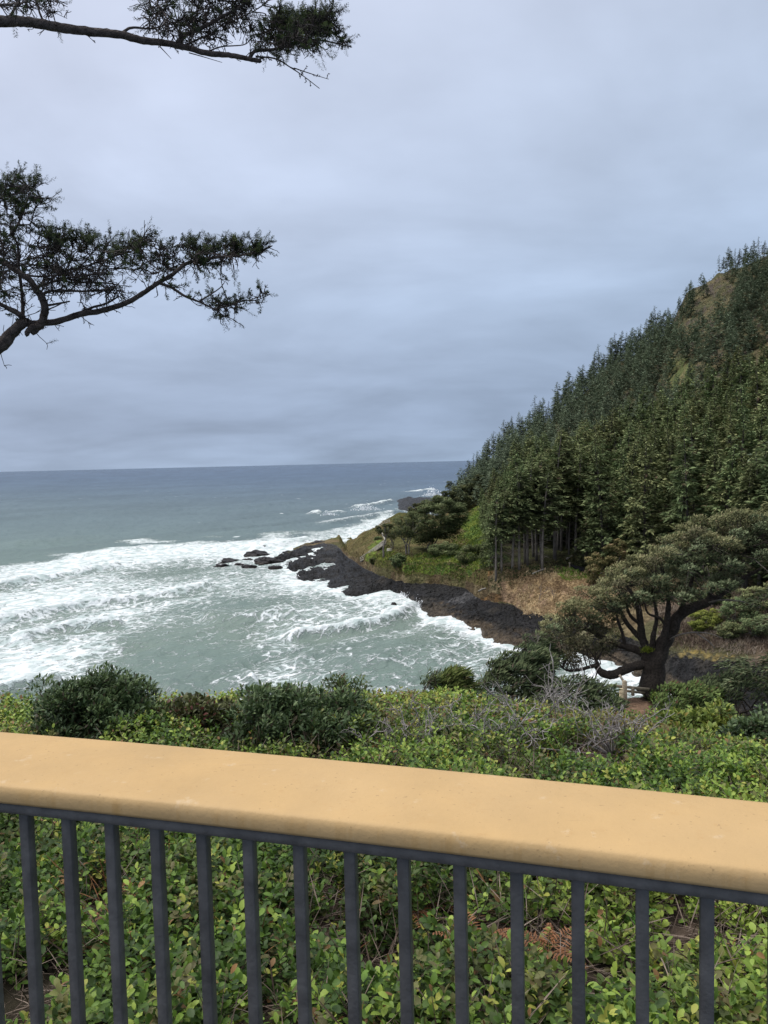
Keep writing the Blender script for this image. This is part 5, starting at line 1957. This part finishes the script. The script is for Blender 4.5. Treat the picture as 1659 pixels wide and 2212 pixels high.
mb.build('moss', M_needle_near, HT)
rng = keep

# boughs of the trees at the right edge
def edge_spruce(x, y, r, h, label, boughs, seed, pal, tr_r=.16):
    """a spruce standing just outside the frame whose boughs reach into it"""
    global rng
    keep, rng = rng, np.random.default_rng(seed)
    p = atd(x, y, r)
    p[2] = float(bluff_z(p[0], p[1])[0]) - .1
    o = empty('spruce_tree', p, label, 'spruce tree')
    tk, cw = MB(), MB()
    tube(tk, [[0, 0, 0], [.1, 0, h * .5], [.15, .1, h]], [tr_r, tr_r * .6, .03], 8, DARKB)
    cs = []
    for bx, by, br, hh in boughs:
        e_ = atd(bx, by, br) - p
        s_ = np.array([.1, 0, max(.5, e_[2] + hh)])
        S = spline([s_, (s_ + e_) / 2 + UP * .12, e_], 7)
        tube(tk, S, np.linspace(.05, .012, len(S)), 5, (.08, .068, .058), False)
        for t_ in S[5:]:
            for _ in range(1):
                cs.append(t_ + rng.normal(size=3) * [.22, .22, .08])
    for i in range(40):
        a_ = rng.uniform(0, 6.28)
        u_ = rng.uniform(.2, 1)
        cs.append(np.array([math.cos(a_), math.sin(a_), 0]) * rng.uniform(.2, 1.7) * (1 - u_ * .7) + UP * h * u_)
    clumps(cw, np.array(cs), .27, 75, .14, .04, pal, bias=unit(np.array([-.3, .1, -.1])), bz=.05, flat=.45, jit=.7)
    tk.build('trunk', M_bark, o)
    cw.build('crown', M_needle_near, o)
    rng = keep


edge_spruce(1930, 1500, 24, 5.5, 'dark spruce at the right edge spreading low boughs over the brown slope', [(1575, 1447, 23.2, .6), (1600, 1462, 23.0, .5), (1625, 1436, 23.5, .8), (1640, 1478, 23, .4),
            (1640, 1296, 24.8, 1.0), (1652, 1340, 23.5, 1)], 801, BLU)
edge_spruce(1830, 1480, 27, 8.5, 'yellowish green conifer cut off by the right edge above the crown of the big tree', [(1648, 1140, 26.5, .3), (1652, 1170, 26.2, .3), (1650, 1110, 27, .3), (1655, 1210, 26, .4)], 802, OLI)

# ------------------------------------------------------------------ the spruce whose boughs hang in from the left
TR = 7.0
tbase = atd(-560, 1500, 7.4)
tbase[2] = float(bluff_z(tbase[0], tbase[1])[0]) - .15
TL = empty('overhanging_spruce', tbase, 'spruce at the left reaching two dark boughs into the sky from outside the frame', 'spruce tree')
WOODC = np.array([.060, .050, .046])
mb = MB()
ttop = atd(-620, -900, 7.6)
tube(mb, spline([np.zeros(3), (atd(-540, 800, 7.5) - tbase), (atd(-560, 100, 7.5) - tbase), ttop - tbase], 6), np.linspace(.24, .09, 19), 12, WOODC)
mb.build('trunk', M_bark, TL, smooth=True)
NEP = (np.array([.012, .018, .010]), np.array([.030, .044, .018]), np.array([.075, .092, .030]))


class Bough:
    def __init__(s, name):
        s.nm, s.wood, s.twig, s.shoots = name, MB(), MB(), []
        s.nodes, s.g = [], np.random.default_rng(len(name) * 13 + 5)

    def main(s, pts, r0, r1, nodes=True, rad=None):
        P = np.array([atd(x, y, r) for x, y, r in pts]) - tbase
        S = spline(P, 7)
        rr = np.linspace(r0, r1, len(S)) * (1 + s.g.normal(size=len(S)) * .03)
        tube(s.wood, S + s.g.normal(size=S.shape) * rr[:, None] * .05, rr, 8, WOODC)
        if nodes:
            s.nodes += [(q, S[min(i + 1, len(S) - 1)] - S[max(i - 1, 0)]) for i, q in enumerate(S)]
        return S

    def twigs_on(s, S, n, L, leaf, up=0.0, bare=(.003, .0018)):
        """fine side twigs along a limb; some carry needles at the end"""
        for i in range(n):
            k_ = s.g.integers(1, len(S) - 1)
            t_ = unit(S[k_ + 1] - S[k_ - 1])
            s.twig1(S[k_], unit(t_ * s.g.uniform(.2, .9) + s.g.normal(size=3) * .7 + UP * up), L * s.g.uniform(.5, 1.3), leaf)

    def twig1(s, p, d, L, leaf, sub=3):
        k_ = 4
        pts = [p]
        for i in range(k_):
            d = unit(d + s.g.normal(size=3) * .16)
            pts.append(pts[-1] + d * L / k_)
        pts = np.array(pts)
        tube(s.twig, pts, np.linspace(.0042, .0024, k_ + 1), 3, WOODC * s.g.uniform(.35, .9), False)
        if s.g.random() < leaf:
            s.shoots.append((pts[-1], d, s.g.uniform(.06, .11)))
        for j in range(sub):
            q = pts[1 + s.g.integers(k_)]
            d2 = unit(d * .7 + s.g.normal(size=3) * .65 + UP * (.25 if s.g.random() < leaf else -.15))
            L2 = L * s.g.uniform(.25, .5)
            tube(s.twig, [q, q + d2 * L2 * .6 + s.g.normal(size=3) * .004, q + d2 * L2], [.0034, .0028, .0022], 3, WOODC * s.g.uniform(.35, .9), False)
            if s.g.random() < leaf * .75 and d2[2] > -.2:
                s.shoots.append((q + d2 * L2 * .5, d2, s.g.uniform(.05, .08)))

    def shoot_px(s, x0, y0, x1, y1, r=6.9):
        a_, b_ = atd(x0, y0, r) - tbase, atd(x1, y1, r) - tbase
        N0 = np.array([q[0] for q in s.nodes])
        n_ = N0[np.argmin(np.linalg.norm(N0 - a_, axis=1))]
        tube(s.wood, spline([n_, (n_ + a_) / 2 + s.g.normal(size=3) * .01, a_, b_], 4), np.linspace(.0045, .0025, 13), 4, WOODC, False)
        L = np.linalg.norm(b_ - a_)
        for _ in range(2):
            s.shoots.append((a_, unit(b_ - a_), L))

    def zone(s, poly, n, leaf, tw_=4, L=.14, rj=.35, up=.35, r0=TR):
        """branchlets grow from the nearest wood to points spread through the zone"""
        xs, ys = [p[0] for p in poly], [p[1] for p in poly]
        T = []
        while len(T) < n:
            x, y = s.g.uniform(min(xs), max(xs)), s.g.uniform(min(ys), max(ys))
            if inpoly([x], [y], poly)[0]:
                T.append(atd(x, y, r0 + s.g.normal() * rj) - tbase)
        T = np.array(T)
        N0 = np.array([q[0] for q in s.nodes])
        order = np.argsort(np.min(np.linalg.norm(T[:, None] - N0[None], axis=2), axis=1))
        for t_ in T[order]:
            N0 = np.array([q[0] for q in s.nodes])
            D0 = np.array([q[1] for q in s.nodes])
            v = t_ - N0
            ln = np.linalg.norm(v, axis=1)
            cosd = np.sum(unit(v) * unit(D0), 1)
            i = np.argmin(ln * (1.6 - .75 * cosd) + .08)
            a_ = N0[i]
            mid = a_ * .5 + t_ * .5 + unit(D0[i]) * ln[i] * .18 + s.g.normal(size=3) * .015
            S = spline([a_, mid, t_], 4)
            r_ = np.clip(.0035 + .010 * ln[i], .004, .011)
            tube(s.wood, S, np.linspace(r_, .003, len(S)), 5, WOODC * s.g.uniform(.8, 1.3), False)
            s.nodes += [(S[j], S[min(j + 1, len(S) - 1)] - S[j - 1]) for j in range(2, len(S))]
            d = unit(S[-1] - S[-2])
            for _ in range(tw_):
                s.twig1(S[s.g.integers(len(S) // 2, len(S))], unit(d * .7 + s.g.normal(size=3) * .55 + UP * up * (1 if s.g.random() < leaf else -.6)), L * s.g.uniform(.6, 1.3), leaf)
            for _ in range(2):
                q_ = S[s.g.integers(1, len(S))]
                s.twig1(q_, unit(d * .5 + s.g.normal(size=3) * .6 - UP * .25), L * .7, 0, 2)

    def build(s):
        b = empty_child(s.nm)
        s.wood.build('limb', M_bark, b)
        s.twig.build('twigs', M_twig, b)
        nb = MB()
        A = np.array([q[0] for q in s.shoots])
        D = unit(np.array([q[1] for q in s.shoots]))
        L = np.array([q[2] for q in s.shoots])
        k_ = 36
        i = np.repeat(np.arange(len(A)), k_)
        t = np.tile(np.linspace(0, 1, k_), len(A))
        rd = unit(np.cross(D[i], s.g.normal(size=(len(i), 3))))
        P = A[i] + D[i] * (t * L[i])[:, None]
        dd = D[i] * .5 + rd
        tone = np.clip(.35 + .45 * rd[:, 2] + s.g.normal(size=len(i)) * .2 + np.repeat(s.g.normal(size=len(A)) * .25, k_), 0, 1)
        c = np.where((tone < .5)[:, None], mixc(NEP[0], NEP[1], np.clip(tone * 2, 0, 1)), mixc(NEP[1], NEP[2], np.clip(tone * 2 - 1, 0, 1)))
        ln = .027 * (1 - .45 * t ** 3) * s.g.uniform(.8, 1.2, len(i))
        leaves(nb, P, dd, rd + D[i], ln, .0050, c, fold=.3, droop=.1)
        nb.build('needles', M_needle_near, b)
        return b


def empty_child(nm):
    o = bpy.data.objects.new(nm, None)
    o.empty_display_size = .2
    COL.objects.link(o)
    o.parent = TL
    return o


R_ = TR
lo = Bough('bough')
S1 = lo.main([(-560, 880, 7.5), (-250, 800, 7.2), (-60, 770, 7), (0, 746, R_), (23, 722, R_), (46, 700, R_), (62, 697, R_)], .075, .032)
S2 = lo.main([(58, 700, 7), (88, 698, R_), (125, 694, R_), (176, 678, R_), (220, 671, R_), (262, 658, 6.95), (289, 646, 6.95), (324, 623, 6.9), (350, 606, 6.9), (372, 594, 6.9)], .028, .017)
S3 = lo.main([(370, 595, 6.9), (400, 571, 6.88), (430, 562, 6.86), (470, 556, 6.85), (520, 551, 6.85), (560, 544, 6.85), (588, 531, 6.85)], .018, .005)
S4 = lo.main([(345, 612, 6.9), (372, 622, 6.85), (400, 640, 6.8), (430, 652, 6.8), (465, 669, 6.8), (480, 680, 6.8), (497, 687, 6.8)], .013, .004)
S4b = lo.main([(462, 668, 6.8), (495, 660, 6.8), (525, 650, 6.8), (555, 648, 6.8), (585, 635, 6.8)], .008, .003)
S4c = lo.main([(430, 651, 6.8), (455, 636, 6.8), (475, 622, 6.8), (485, 610, 6.8)], .007, .003)
S5 = lo.main([(68, 716, 6.98), (88, 700, 6.95), (95, 682, 6.93), (97, 664, 6.9), (90, 642, 6.9), (79, 627, 6.9), (66, 607, 6.9), (52, 596, 6.9), (23, 577, 6.95), (0, 561, 7), (-60, 535, 7.1)], .036, .019)
S6 = lo.main([(52, 692, 7.02), (40, 678, 7), (18, 667, 7), (0, 657, 7), (-50, 640, 7.1)], .026, .013)
S7 = lo.main([(50, 690, 7.03), (49, 660, 7.1), (46, 618, 7.1), (40, 575, 7.1), (38, 530, 7.1), (24, 505, 7.1)], .017, .008)
S8 = lo.main([(20, 510, 7.1), (35, 491, 7.05), (47, 466, 7.05), (60, 430, 7.05), (72, 404, 7.05), (78, 396, 7.05)], .012, .003)
S8b = lo.main([(38, 455, 7.1), (30, 432, 7.1), (18, 415, 7.1), (30, 392, 7.1), (42, 372, 7.1)], .006, .003)
S9 = lo.main([(88, 640, 6.9), (104, 630, 6.88), (132, 628, 6.85), (185, 629, 6.85), (222, 626, 6.85), (245, 620, 6.85)], .013, .006)
S10 = lo.main([(100, 660, 6.9), (125, 656, 6.9), (150, 651, 6.9)], .011, .006)
S10b = lo.main([(105, 668, 6.9), (120, 662, 6.9), (140, 652, 6.9)], .006, .004)
S11 = lo.main([(172, 676, 7), (200, 664, 7), (231, 655, 7), (255, 641, 7)], .012, .006)
S12 = lo.main([(78, 622, 6.9), (95, 614, 6.85), (116, 609, 6.85), (150, 600, 6.85), (190, 594, 6.85), (235, 586, 6.85)], .012, .005)
S13 = lo.main([(50, 594, 6.9), (90, 597, 6.9), (140, 592, 6.95), (180, 580, 7)], .010, .004)
S14 = lo.main([(75, 705, 6.95), (60, 716, 6.95), (58, 724, 6.95)], .028, .016, False)
Z1 = [(-30, 515), (20, 513), (60, 525), (90, 512), (130, 517), (170, 528), (200, 526), (240, 540), (262, 555), (262, 585), (200, 602), (120, 606), (60, 592), (-30, 600)]
lo.zone(Z1, 58, .22, 4, .15, .35, .05)
lo.zone([(90, 505), (150, 520), (215, 522), (300, 528), (330, 522), (340, 535), (270, 555), (150, 545), (80, 527)], 26, .9, 4, .09, .3, .6)
lo.zone([(255, 530), (300, 512), (330, 506), (355, 530), (400, 520), (430, 508), (455, 535), (490, 530), (530, 537), (580, 532), (575, 550), (520, 560), (450, 570), (390, 580), (330, 600), (270, 596)], 54, .34, 4, .12, .3, .1)
lo.zone([(395, 530), (430, 520), (460, 532), (500, 526), (545, 538), (585, 534), (540, 550), (430, 555)], 26, .9, 4, .08, .25, .7)
lo.zone([(-20, 420), (15, 395), (40, 380), (75, 400), (98, 440), (105, 450), (80, 480), (40, 490), (-20, 500)], 30, .6, 4, .10, .25, .4)
lo.zone([(-40, 560), (10, 575), (20, 640), (-40, 640)], 16, .5, 4, .13)
lo.zone([(440, 620), (480, 610), (490, 640), (585, 632), (560, 655), (500, 682), (450, 668)], 16, .45, 3, .08, .2, .2)
lo.zone([(60, 600), (240, 590), (330, 612), (300, 640), (180, 625), (90, 640)], 26, .12, 4, .15, .3, 0)
for S_, n_, L_, lf in [(S2, 22, .12, .0), (S3, 26, .11, .4), (S4, 26, .09, .3), (S4b, 18, .07, .6), (S5, 16, .14, .05), (S6, 12, .16, .1), (S7, 34, .16, .08), (S8, 22, .12, .5), (S9, 20, .12, .02), (S11, 16, .10, 0), (S12, 22, .13, .1), (S1, 14, .16, 0)]:
    lo.twigs_on(S_, n_, L_, lf, .0)
for q in [(139, 505, 140, 480), (148, 503, 166, 496), (171, 510, 199, 497), (301, 523, 311, 510), (303, 526, 325, 516), (37, 385, 53, 383), (39, 380, 46, 367), (23, 387, 23, 371), (93, 491, 114, 489), (425, 520, 434, 501),
          (450, 522, 466, 511), (487, 535, 489, 516), (500, 535, 515, 525), (540, 545, 552, 535), (560, 542, 584, 531), (398, 518, 394, 504), (410, 516, 421, 508), (78, 398, 84, 386), (66, 410, 56, 398), (88, 440, 104, 425), (100, 496, 92, 480), (60, 505, 74, 492)]:
    lo.shoot_px(*q)
lo.build()

hi_ = Bough('bough')
T1 = hi_.main([(-560, 120, 7.5), (-250, 70, 7.3), (-60, 48, 7.1), (0, 46, R_), (50, 47, R_), (95, 53, R_), (150, 63, 6.95), (210, 70, 6.95), (260, 75, 6.9), (310, 88, 6.9), (350, 92, 6.9), (395, 101, 6.9), (450, 115, 6.85), (500, 120, 6.85), (540, 128, 6.85), (562, 132, 6.85)], .050, .017)
T2 = hi_.main([(383, 96, 6.9), (398, 77, 6.9), (440, 58, 6.9), (480, 36, 6.9), (520, 14, 6.9), (552, -12, 6.9)], .022, .010)
T3 = hi_.main([(263, 72, 6.9), (284, 60, 6.95), (325, 62, 7), (352, 56, 7)], .012, .006)
T4 = hi_.main([(400, 100, 6.9), (416, 90, 6.9), (436, 82, 6.9), (452, 76, 6.9)], .010, .006)
T5 = hi_.main([(448, 112, 6.85), (478, 101, 6.85), (525, 97, 6.85), (542, 86, 6.85)], .007, .003, False)
T6 = hi_.main([(538, 127, 6.85), (552, 110, 6.85), (590, 107, 6.85), (630, 97, 6.85), (675, 86, 6.85), (720, 92, 6.85), (760, 102, 6.85)], .017, .004)
T7 = hi_.main([(552, 122, 6.85), (595, 127, 6.85), (625, 144, 6.85), (655, 164, 6.85), (690, 191, 6.85)], .008, .003, False)
T7b = hi_.main([(635, 147, 6.85), (680, 162, 6.85), (710, 171, 6.85)], .005, .002, False)
T8 = hi_.main([(345, 100, 6.9), (356, 112, 6.9), (370, 127, 6.9)], .005, .002, False)
T9 = hi_.main([(408, 114, 6.88), (440, 123, 6.88), (480, 135, 6.88)], .005, .002, False)
T10 = hi_.main([(0, 44, 7), (20, 36, 7), (35, 12, 7), (50, -12, 7)], .014, .007)
T11 = hi_.main([(95, 50, 7), (84, 22, 7), (76, -12, 7)], .010, .006, False)
T12 = hi_.main([(-30, 2, 7.1), (0, 10, 7.1), (50, 15, 7.1), (100, 21, 7.1), (145, 40, 7.1)], .006, .002)
T13 = hi_.main([(600, 104, 6.85), (650, 70, 6.85), (690, 45, 6.85), (715, 22, 6.85), (722, -5, 6.85)], .009, .003)
ZA = [(300, -50), (310, 10), (325, 45), (360, 70), (420, 74), (480, 66), (540, 58), (580, 30), (600, -10), (560, -60), (420, -90)]
hi_.zone(ZA, 95, .36, 4, .14, .35, .1)
hi_.zone([(560, 95), (570, 50), (600, 22), (640, 40), (670, 28), (715, 42), (738, 60), (745, 90), (690, 100), (620, 105)], 88, .40, 5, .10, .3, .15)
hi_.zone([(590, 55), (610, 38), (650, 50), (690, 40), (725, 40), (735, 70), (640, 70)], 22, .95, 4, .08, .2, .7)
hi_.zone([(310, 40), (540, 40), (560, 75), (470, 85), (400, 92), (330, 75)], 32, .10, 4, .13, .3, 0)
hi_.zone([(-30, -30), (100, -30), (150, 38), (60, 22), (-30, 30)], 16, .25, 4, .13)
for S_, n_, L_, lf in [(T1, 16, .10, 0), (T2, 20, .13, .1), (T6, 24, .09, .25), (T7, 9, .06, 0), (T7b, 6, .04, 0), (T12, 18, .09, .05), (T5, 8, .06, 0), (T4, 14, .08, .1), (T13, 16, .08, .8)]:
    hi_.twigs_on(S_, n_, L_, lf, 0)
for q in [(709, 28, 692, 8), (713, 26, 720, 1), (718, 29, 743, 17), (706, 46, 728, 43), (704, 56, 742, 55), (726, 57, 744, 71), (601, 13, 614, 29), (612, 40, 603, 22), (625, 38, 632, 22), (650, 50, 672, 42),
          (676, 42, 677, 28), (700, 70, 733, 68), (560, -4, 574, 14), (590, 60, 575, 52)]:
    hi_.shoot_px(*q)
hi_.build()

# ------------------------------------------------------------------ the railing
SCL = .60 / .55
fr_ = np.array([(-.685, 1.317), (-.325, 1.227), (-.012, 1.132), (.26, 1.055), (.496, .983)]) * SCL
bk_ = np.array([(-.832, 1.614), (-.393, 1.501), (-.011, 1.385), (.318, 1.288), (.601, 1.194)]) * SCL
pf = np.polyfit(fr_[:, 0], fr_[:, 1], 2)
pb_ = np.polyfit(bk_[:, 0], bk_[:, 1], 2)
xs = np.linspace(-2.6, 2.0, 170)
Fp = np.stack([xs, np.polyval(pf, xs)], 1)
tn = unit(np.gradient(Fp, axis=0))
nr_ = np.stack([-tn[:, 1], tn[:, 0]], 1)                 # away from the viewer


def width_at(i):
    # distance along the normal to the back edge
    lo_, hi2 = .2, .6
    for _ in range(30):
        m_ = (lo_ + hi2) / 2
        q = Fp[i] + nr_[i] * m_
        if q[1] < np.polyval(pb_, q[0]):
            lo_ = m_
        else:
            hi2 = m_
    return lo_


Wd = np.array([width_at(i) for i in range(len(xs))])
Wd = np.polyval(np.polyfit(xs, Wd, 1), xs)
CAPZ = EYE - .60
RL = empty('railing', (0, 1.24, EYE - 1.62), 'curved lookout railing with a broad yellow painted cap over dark steel balusters', 'railing')
RO = np.array([0, 1.24, EYE - 1.62])
YC = (.415, .270, .118)


def sweep(prof, mat, nm, c, par=RL, smooth=True, wdep=True):
    """prof(w) -> list of (distance from front edge, z); swept along the curved front edge"""
    rows = []
    for i in range(len(xs)):
        pr = prof(Wd[i])
        rows.append([np.array([*(Fp[i] + nr_[i] * d), z]) - RO for d, z in pr])
    V = np.array(rows)
    n_, k_ = V.shape[:2]
    T = []
    for i in range(n_ - 1):
        for j in range(k_):
            q = (j + 1) % k_
            a_, b_, c_, d_ = i * k_ + j, i * k_ + q, (i + 1) * k_ + q, (i + 1) * k_ + j
            T += [(a_, b_, c_), (a_, c_, d_)]
    for e in (0, n_ - 1):
        for j in range(1, k_ - 1):
            T.append((e * k_, e * k_ + j, e * k_ + j + 1) if e else (e * k_, e * k_ + j + 1, e * k_ + j))
    mb = MB().add(V.reshape(-1, 3), T, c)
    o = mb.build(nm, mat, par, smooth)
    return o


M_cap, t_, b_ = new_mat('yellow_paint')
n, l = t_.nodes.new, t_.links.new
ge = n('ShaderNodeNewGeometry')


def nz(scale, det=5, rough=.55, vec=None):
    q = n('ShaderNodeTexNoise')
    q.inputs['Scale'].default_value = scale
    q.inputs['Detail'].default_value = det
    q.inputs['Roughness'].default_value = rough
    l(vec or ge.outputs['Position'], q.inputs['Vector'])
    return q.outputs[0]


def mr(v, a, b2, c=0.0, d=1.0):
    q = n('ShaderNodeMapRange')
    l(v, q.inputs[0])
    for i, x in zip((1, 2, 3, 4), (a, b2, c, d)):
        q.inputs[i].default_value = x
    return q.outputs[0]


def mixn(fac, a, b2):
    q = n('ShaderNodeMixRGB')
    for i, x in enumerate((fac, a, b2)):
        if isinstance(x, (int, float)):
            q.inputs[i].default_value = x
        elif isinstance(x, tuple):
            q.inputs[i].default_value = (*x, 1)
        else:
            l(x, q.inputs[i])
    return q.outputs[0]


sepg = n('ShaderNodeSeparateXYZ')
l(ge.outputs['Position'], sepg.inputs[0])
stv = n('ShaderNodeMapping')
stv.inputs['Scale'].default_value = (1, 1, .08)
l(ge.outputs['Position'], stv.inputs[0])
base_c = mixn(mr(nz(7, 6), .35, .68), YC, (.365, .240, .108))
base_c = mixn(mr(nz(1.6, 4), .4, .7, 0, .55), base_c, (.44, .30, .15))
dirt = mr(nz(38, 6, .7), .58, .74, 0, .5)
base_c = mixn(dirt, base_c, (.36, .22, .09))
# worn arris along the edges and drip marks on the vertical face
edge_ = n('ShaderNodeMath')
edge_.operation = 'MULTIPLY'
l(mr(sepg.outputs[2], CAPZ - .016, CAPZ - .002, 1.0, 0.0), edge_.inputs[0])
l(mr(nz(55, 4, .6, stv.outputs[0]), .50, .72, 0, .55), edge_.inputs[1])
base_c = mixn(edge_.outputs[0], base_c, (.33, .19, .06))
# fine scratches and pale scuffs
scv = n('ShaderNodeMapping')
scv.inputs['Rotation'].default_value = (0, 0, .5)
scv.inputs['Scale'].default_value = (6, 160, 6)
l(ge.outputs['Position'], scv.inputs[0])
base_c = mixn(mr(nz(1.0, 3, .6, scv.outputs[0]), .70, .78, 0, .4), base_c, (.25, .16, .08))
base_c = mixn(mr(nz(120, 2, .5), .68, .74, 0, .5), base_c, (.20, .13, .06))
base_c = mixn(mr(nz(21, 5, .7), .62, .72, 0, .4), base_c, (.50, .40, .28))
l(base_c, b_.inputs['Base Color'])
b_.inputs['Roughness'].default_value = .62
b_.inputs['Specular IOR Level'].default_value = .25
bpn = n('ShaderNodeBump')
bpn.inputs['Strength'].default_value = .35
bpn.inputs['Distance'].default_value = .004
hsum = n('ShaderNodeMath')
hsum.operation = 'ADD'
l(nz(60, 5, .6), hsum.inputs[0])
l(nz(14, 3), hsum.inputs[1])
l(hsum.outputs[0], bpn.inputs['Height'])
l(bpn.outputs[0], b_.inputs['Normal'])
sweep(lambda w_: [(.002, CAPZ - .036), (-.001, CAPZ - .030), (-.001, CAPZ - .014), (.0015, CAPZ - .005), (.006, CAPZ - .0012), (.016, CAPZ), (.09, CAPZ + .002), (w_ * .5, CAPZ + .004), (w_ - .09, CAPZ + .002), (w_ - .018, CAPZ), (w_ - .008, CAPZ - .002), (w_ - .001, CAPZ - .008),
                  (w_, CAPZ - .03), (w_ - .003, CAPZ - .036)], M_cap, 'cap', YC)
STEEL = (.066, .064, .062)
M_steel = mat_col('dark_steel', .50, .35, noise=.38, scale=26, bump=.15, bscale=140)
RZ = CAPZ - .036
sweep(lambda w_: [(.012, RZ - .024), (.010, RZ - .022), (.010, RZ - .0005), (.066, RZ - .0005), (.066, RZ - .024)], M_steel, 'top_rail', STEEL, smooth=False)
sweep(lambda w_: [(.026, EYE - 1.56), (.026, EYE - 1.54), (.060, EYE - 1.54), (.060, EYE - 1.56)], M_steel, 'bottom_rail', STEEL, smooth=False)
arc = np.concatenate([[0], np.cumsum(np.hypot(*np.diff(Fp, axis=0).T))])
Cl = Fp + nr_ * .038
cxp, cyp = proj(np.stack([Cl[:, 0], Cl[:, 1], np.full(len(Cl), RZ - .02)], 1))
tops = [56, 147, 240, 338, 438, 538, 647, 757, 872, 993, 1116, 1248, 1387, 1527]
sb = [float(np.interp(q, cxp, arc)) for q in tops]
dsp = np.mean(np.diff(sb))
sb = [sb[0] - dsp * i for i in range(12, 0, -1)] + sb + [sb[-1] + dsp * i for i in range(1, 11)]
BW, BH = .0100, .0100
for i, s_ in enumerate(sb):
    c_ = np.array([np.interp(s_, arc, Cl[:, 0]), np.interp(s_, arc, Cl[:, 1])])
    tv = np.array([np.interp(s_, arc, tn[:, 0]), np.interp(s_, arc, tn[:, 1]), 0])
    tv = unit(tv)
    nv = np.array([-tv[1], tv[0], 0])
    zt, zb_ = RZ - .0238, EYE - 1.5405
    mb = MB()
    # square bar with softened corners
    V, T = [], []
    cor = [(1, .88), (.88, 1), (-.88, 1), (-1, .88), (-1, -.88), (-.88, -1), (.88, -1), (1, -.88)]
    zs = np.linspace(zb_, zt, 10)
    for z in zs:
        for a_, q in cor:
            V.append(np.array([*c_, z]) + tv * BW * a_ + nv * BH * q - RO)
    for k_ in range(len(zs) - 1):
        for j in range(8):
            q = (j + 1) % 8
            T += [(k_ * 8 + j, k_ * 8 + q, (k_ + 1) * 8 + q), (k_ * 8 + j, (k_ + 1) * 8 + q, (k_ + 1) * 8 + j)]
    mb.add(V, T, np.array(STEEL) * (.92 + .16 * ((i * 37) % 10) / 10))
    # little weld drips low on some bars
    gg = np.random.default_rng(900 + i)
    if i % 2 == 0:
        q = np.array([*c_, 0]) - nv * (BH + .0008) + tv * gg.uniform(-.004, .006) - RO
        q[2] = EYE - gg.uniform(1.06, 1.26) - RO[2]
        th = np.linspace(0, 6.283, 9)[:-1]
        W_ = [q + tv * .0035 * math.cos(a_) + UP * .008 * math.sin(a_) for a_ in th] + [q - nv * .0012]
        mb.add(W_, [(8, j, (j + 1) % 8) for j in range(8)], (.004, .004, .005))
    box(mb, np.array([*c_, zt - .003]) - RO, tv, nv, UP, BW + .0022, BH + .0022, .0028, STEEL)   # weld at the rail
    mb.build('baluster', M_steel, RL)
for s_ in (arc[0] + .06, arc[-1] - .06):
    c_ = np.array([np.interp(s_, arc, Cl[:, 0]), np.interp(s_, arc, Cl[:, 1])])
    mb = MB()
    zt, zb_ = RZ - .0238, EYE - 1.75
    box(mb, np.array([*c_, (zt + zb_) / 2]) - RO, np.array([1.0, 0, 0]), np.array([0, 1.0, 0]), UP, .025, .025, (zt - zb_) / 2, STEEL)
    mb.build('post', M_steel, RL)
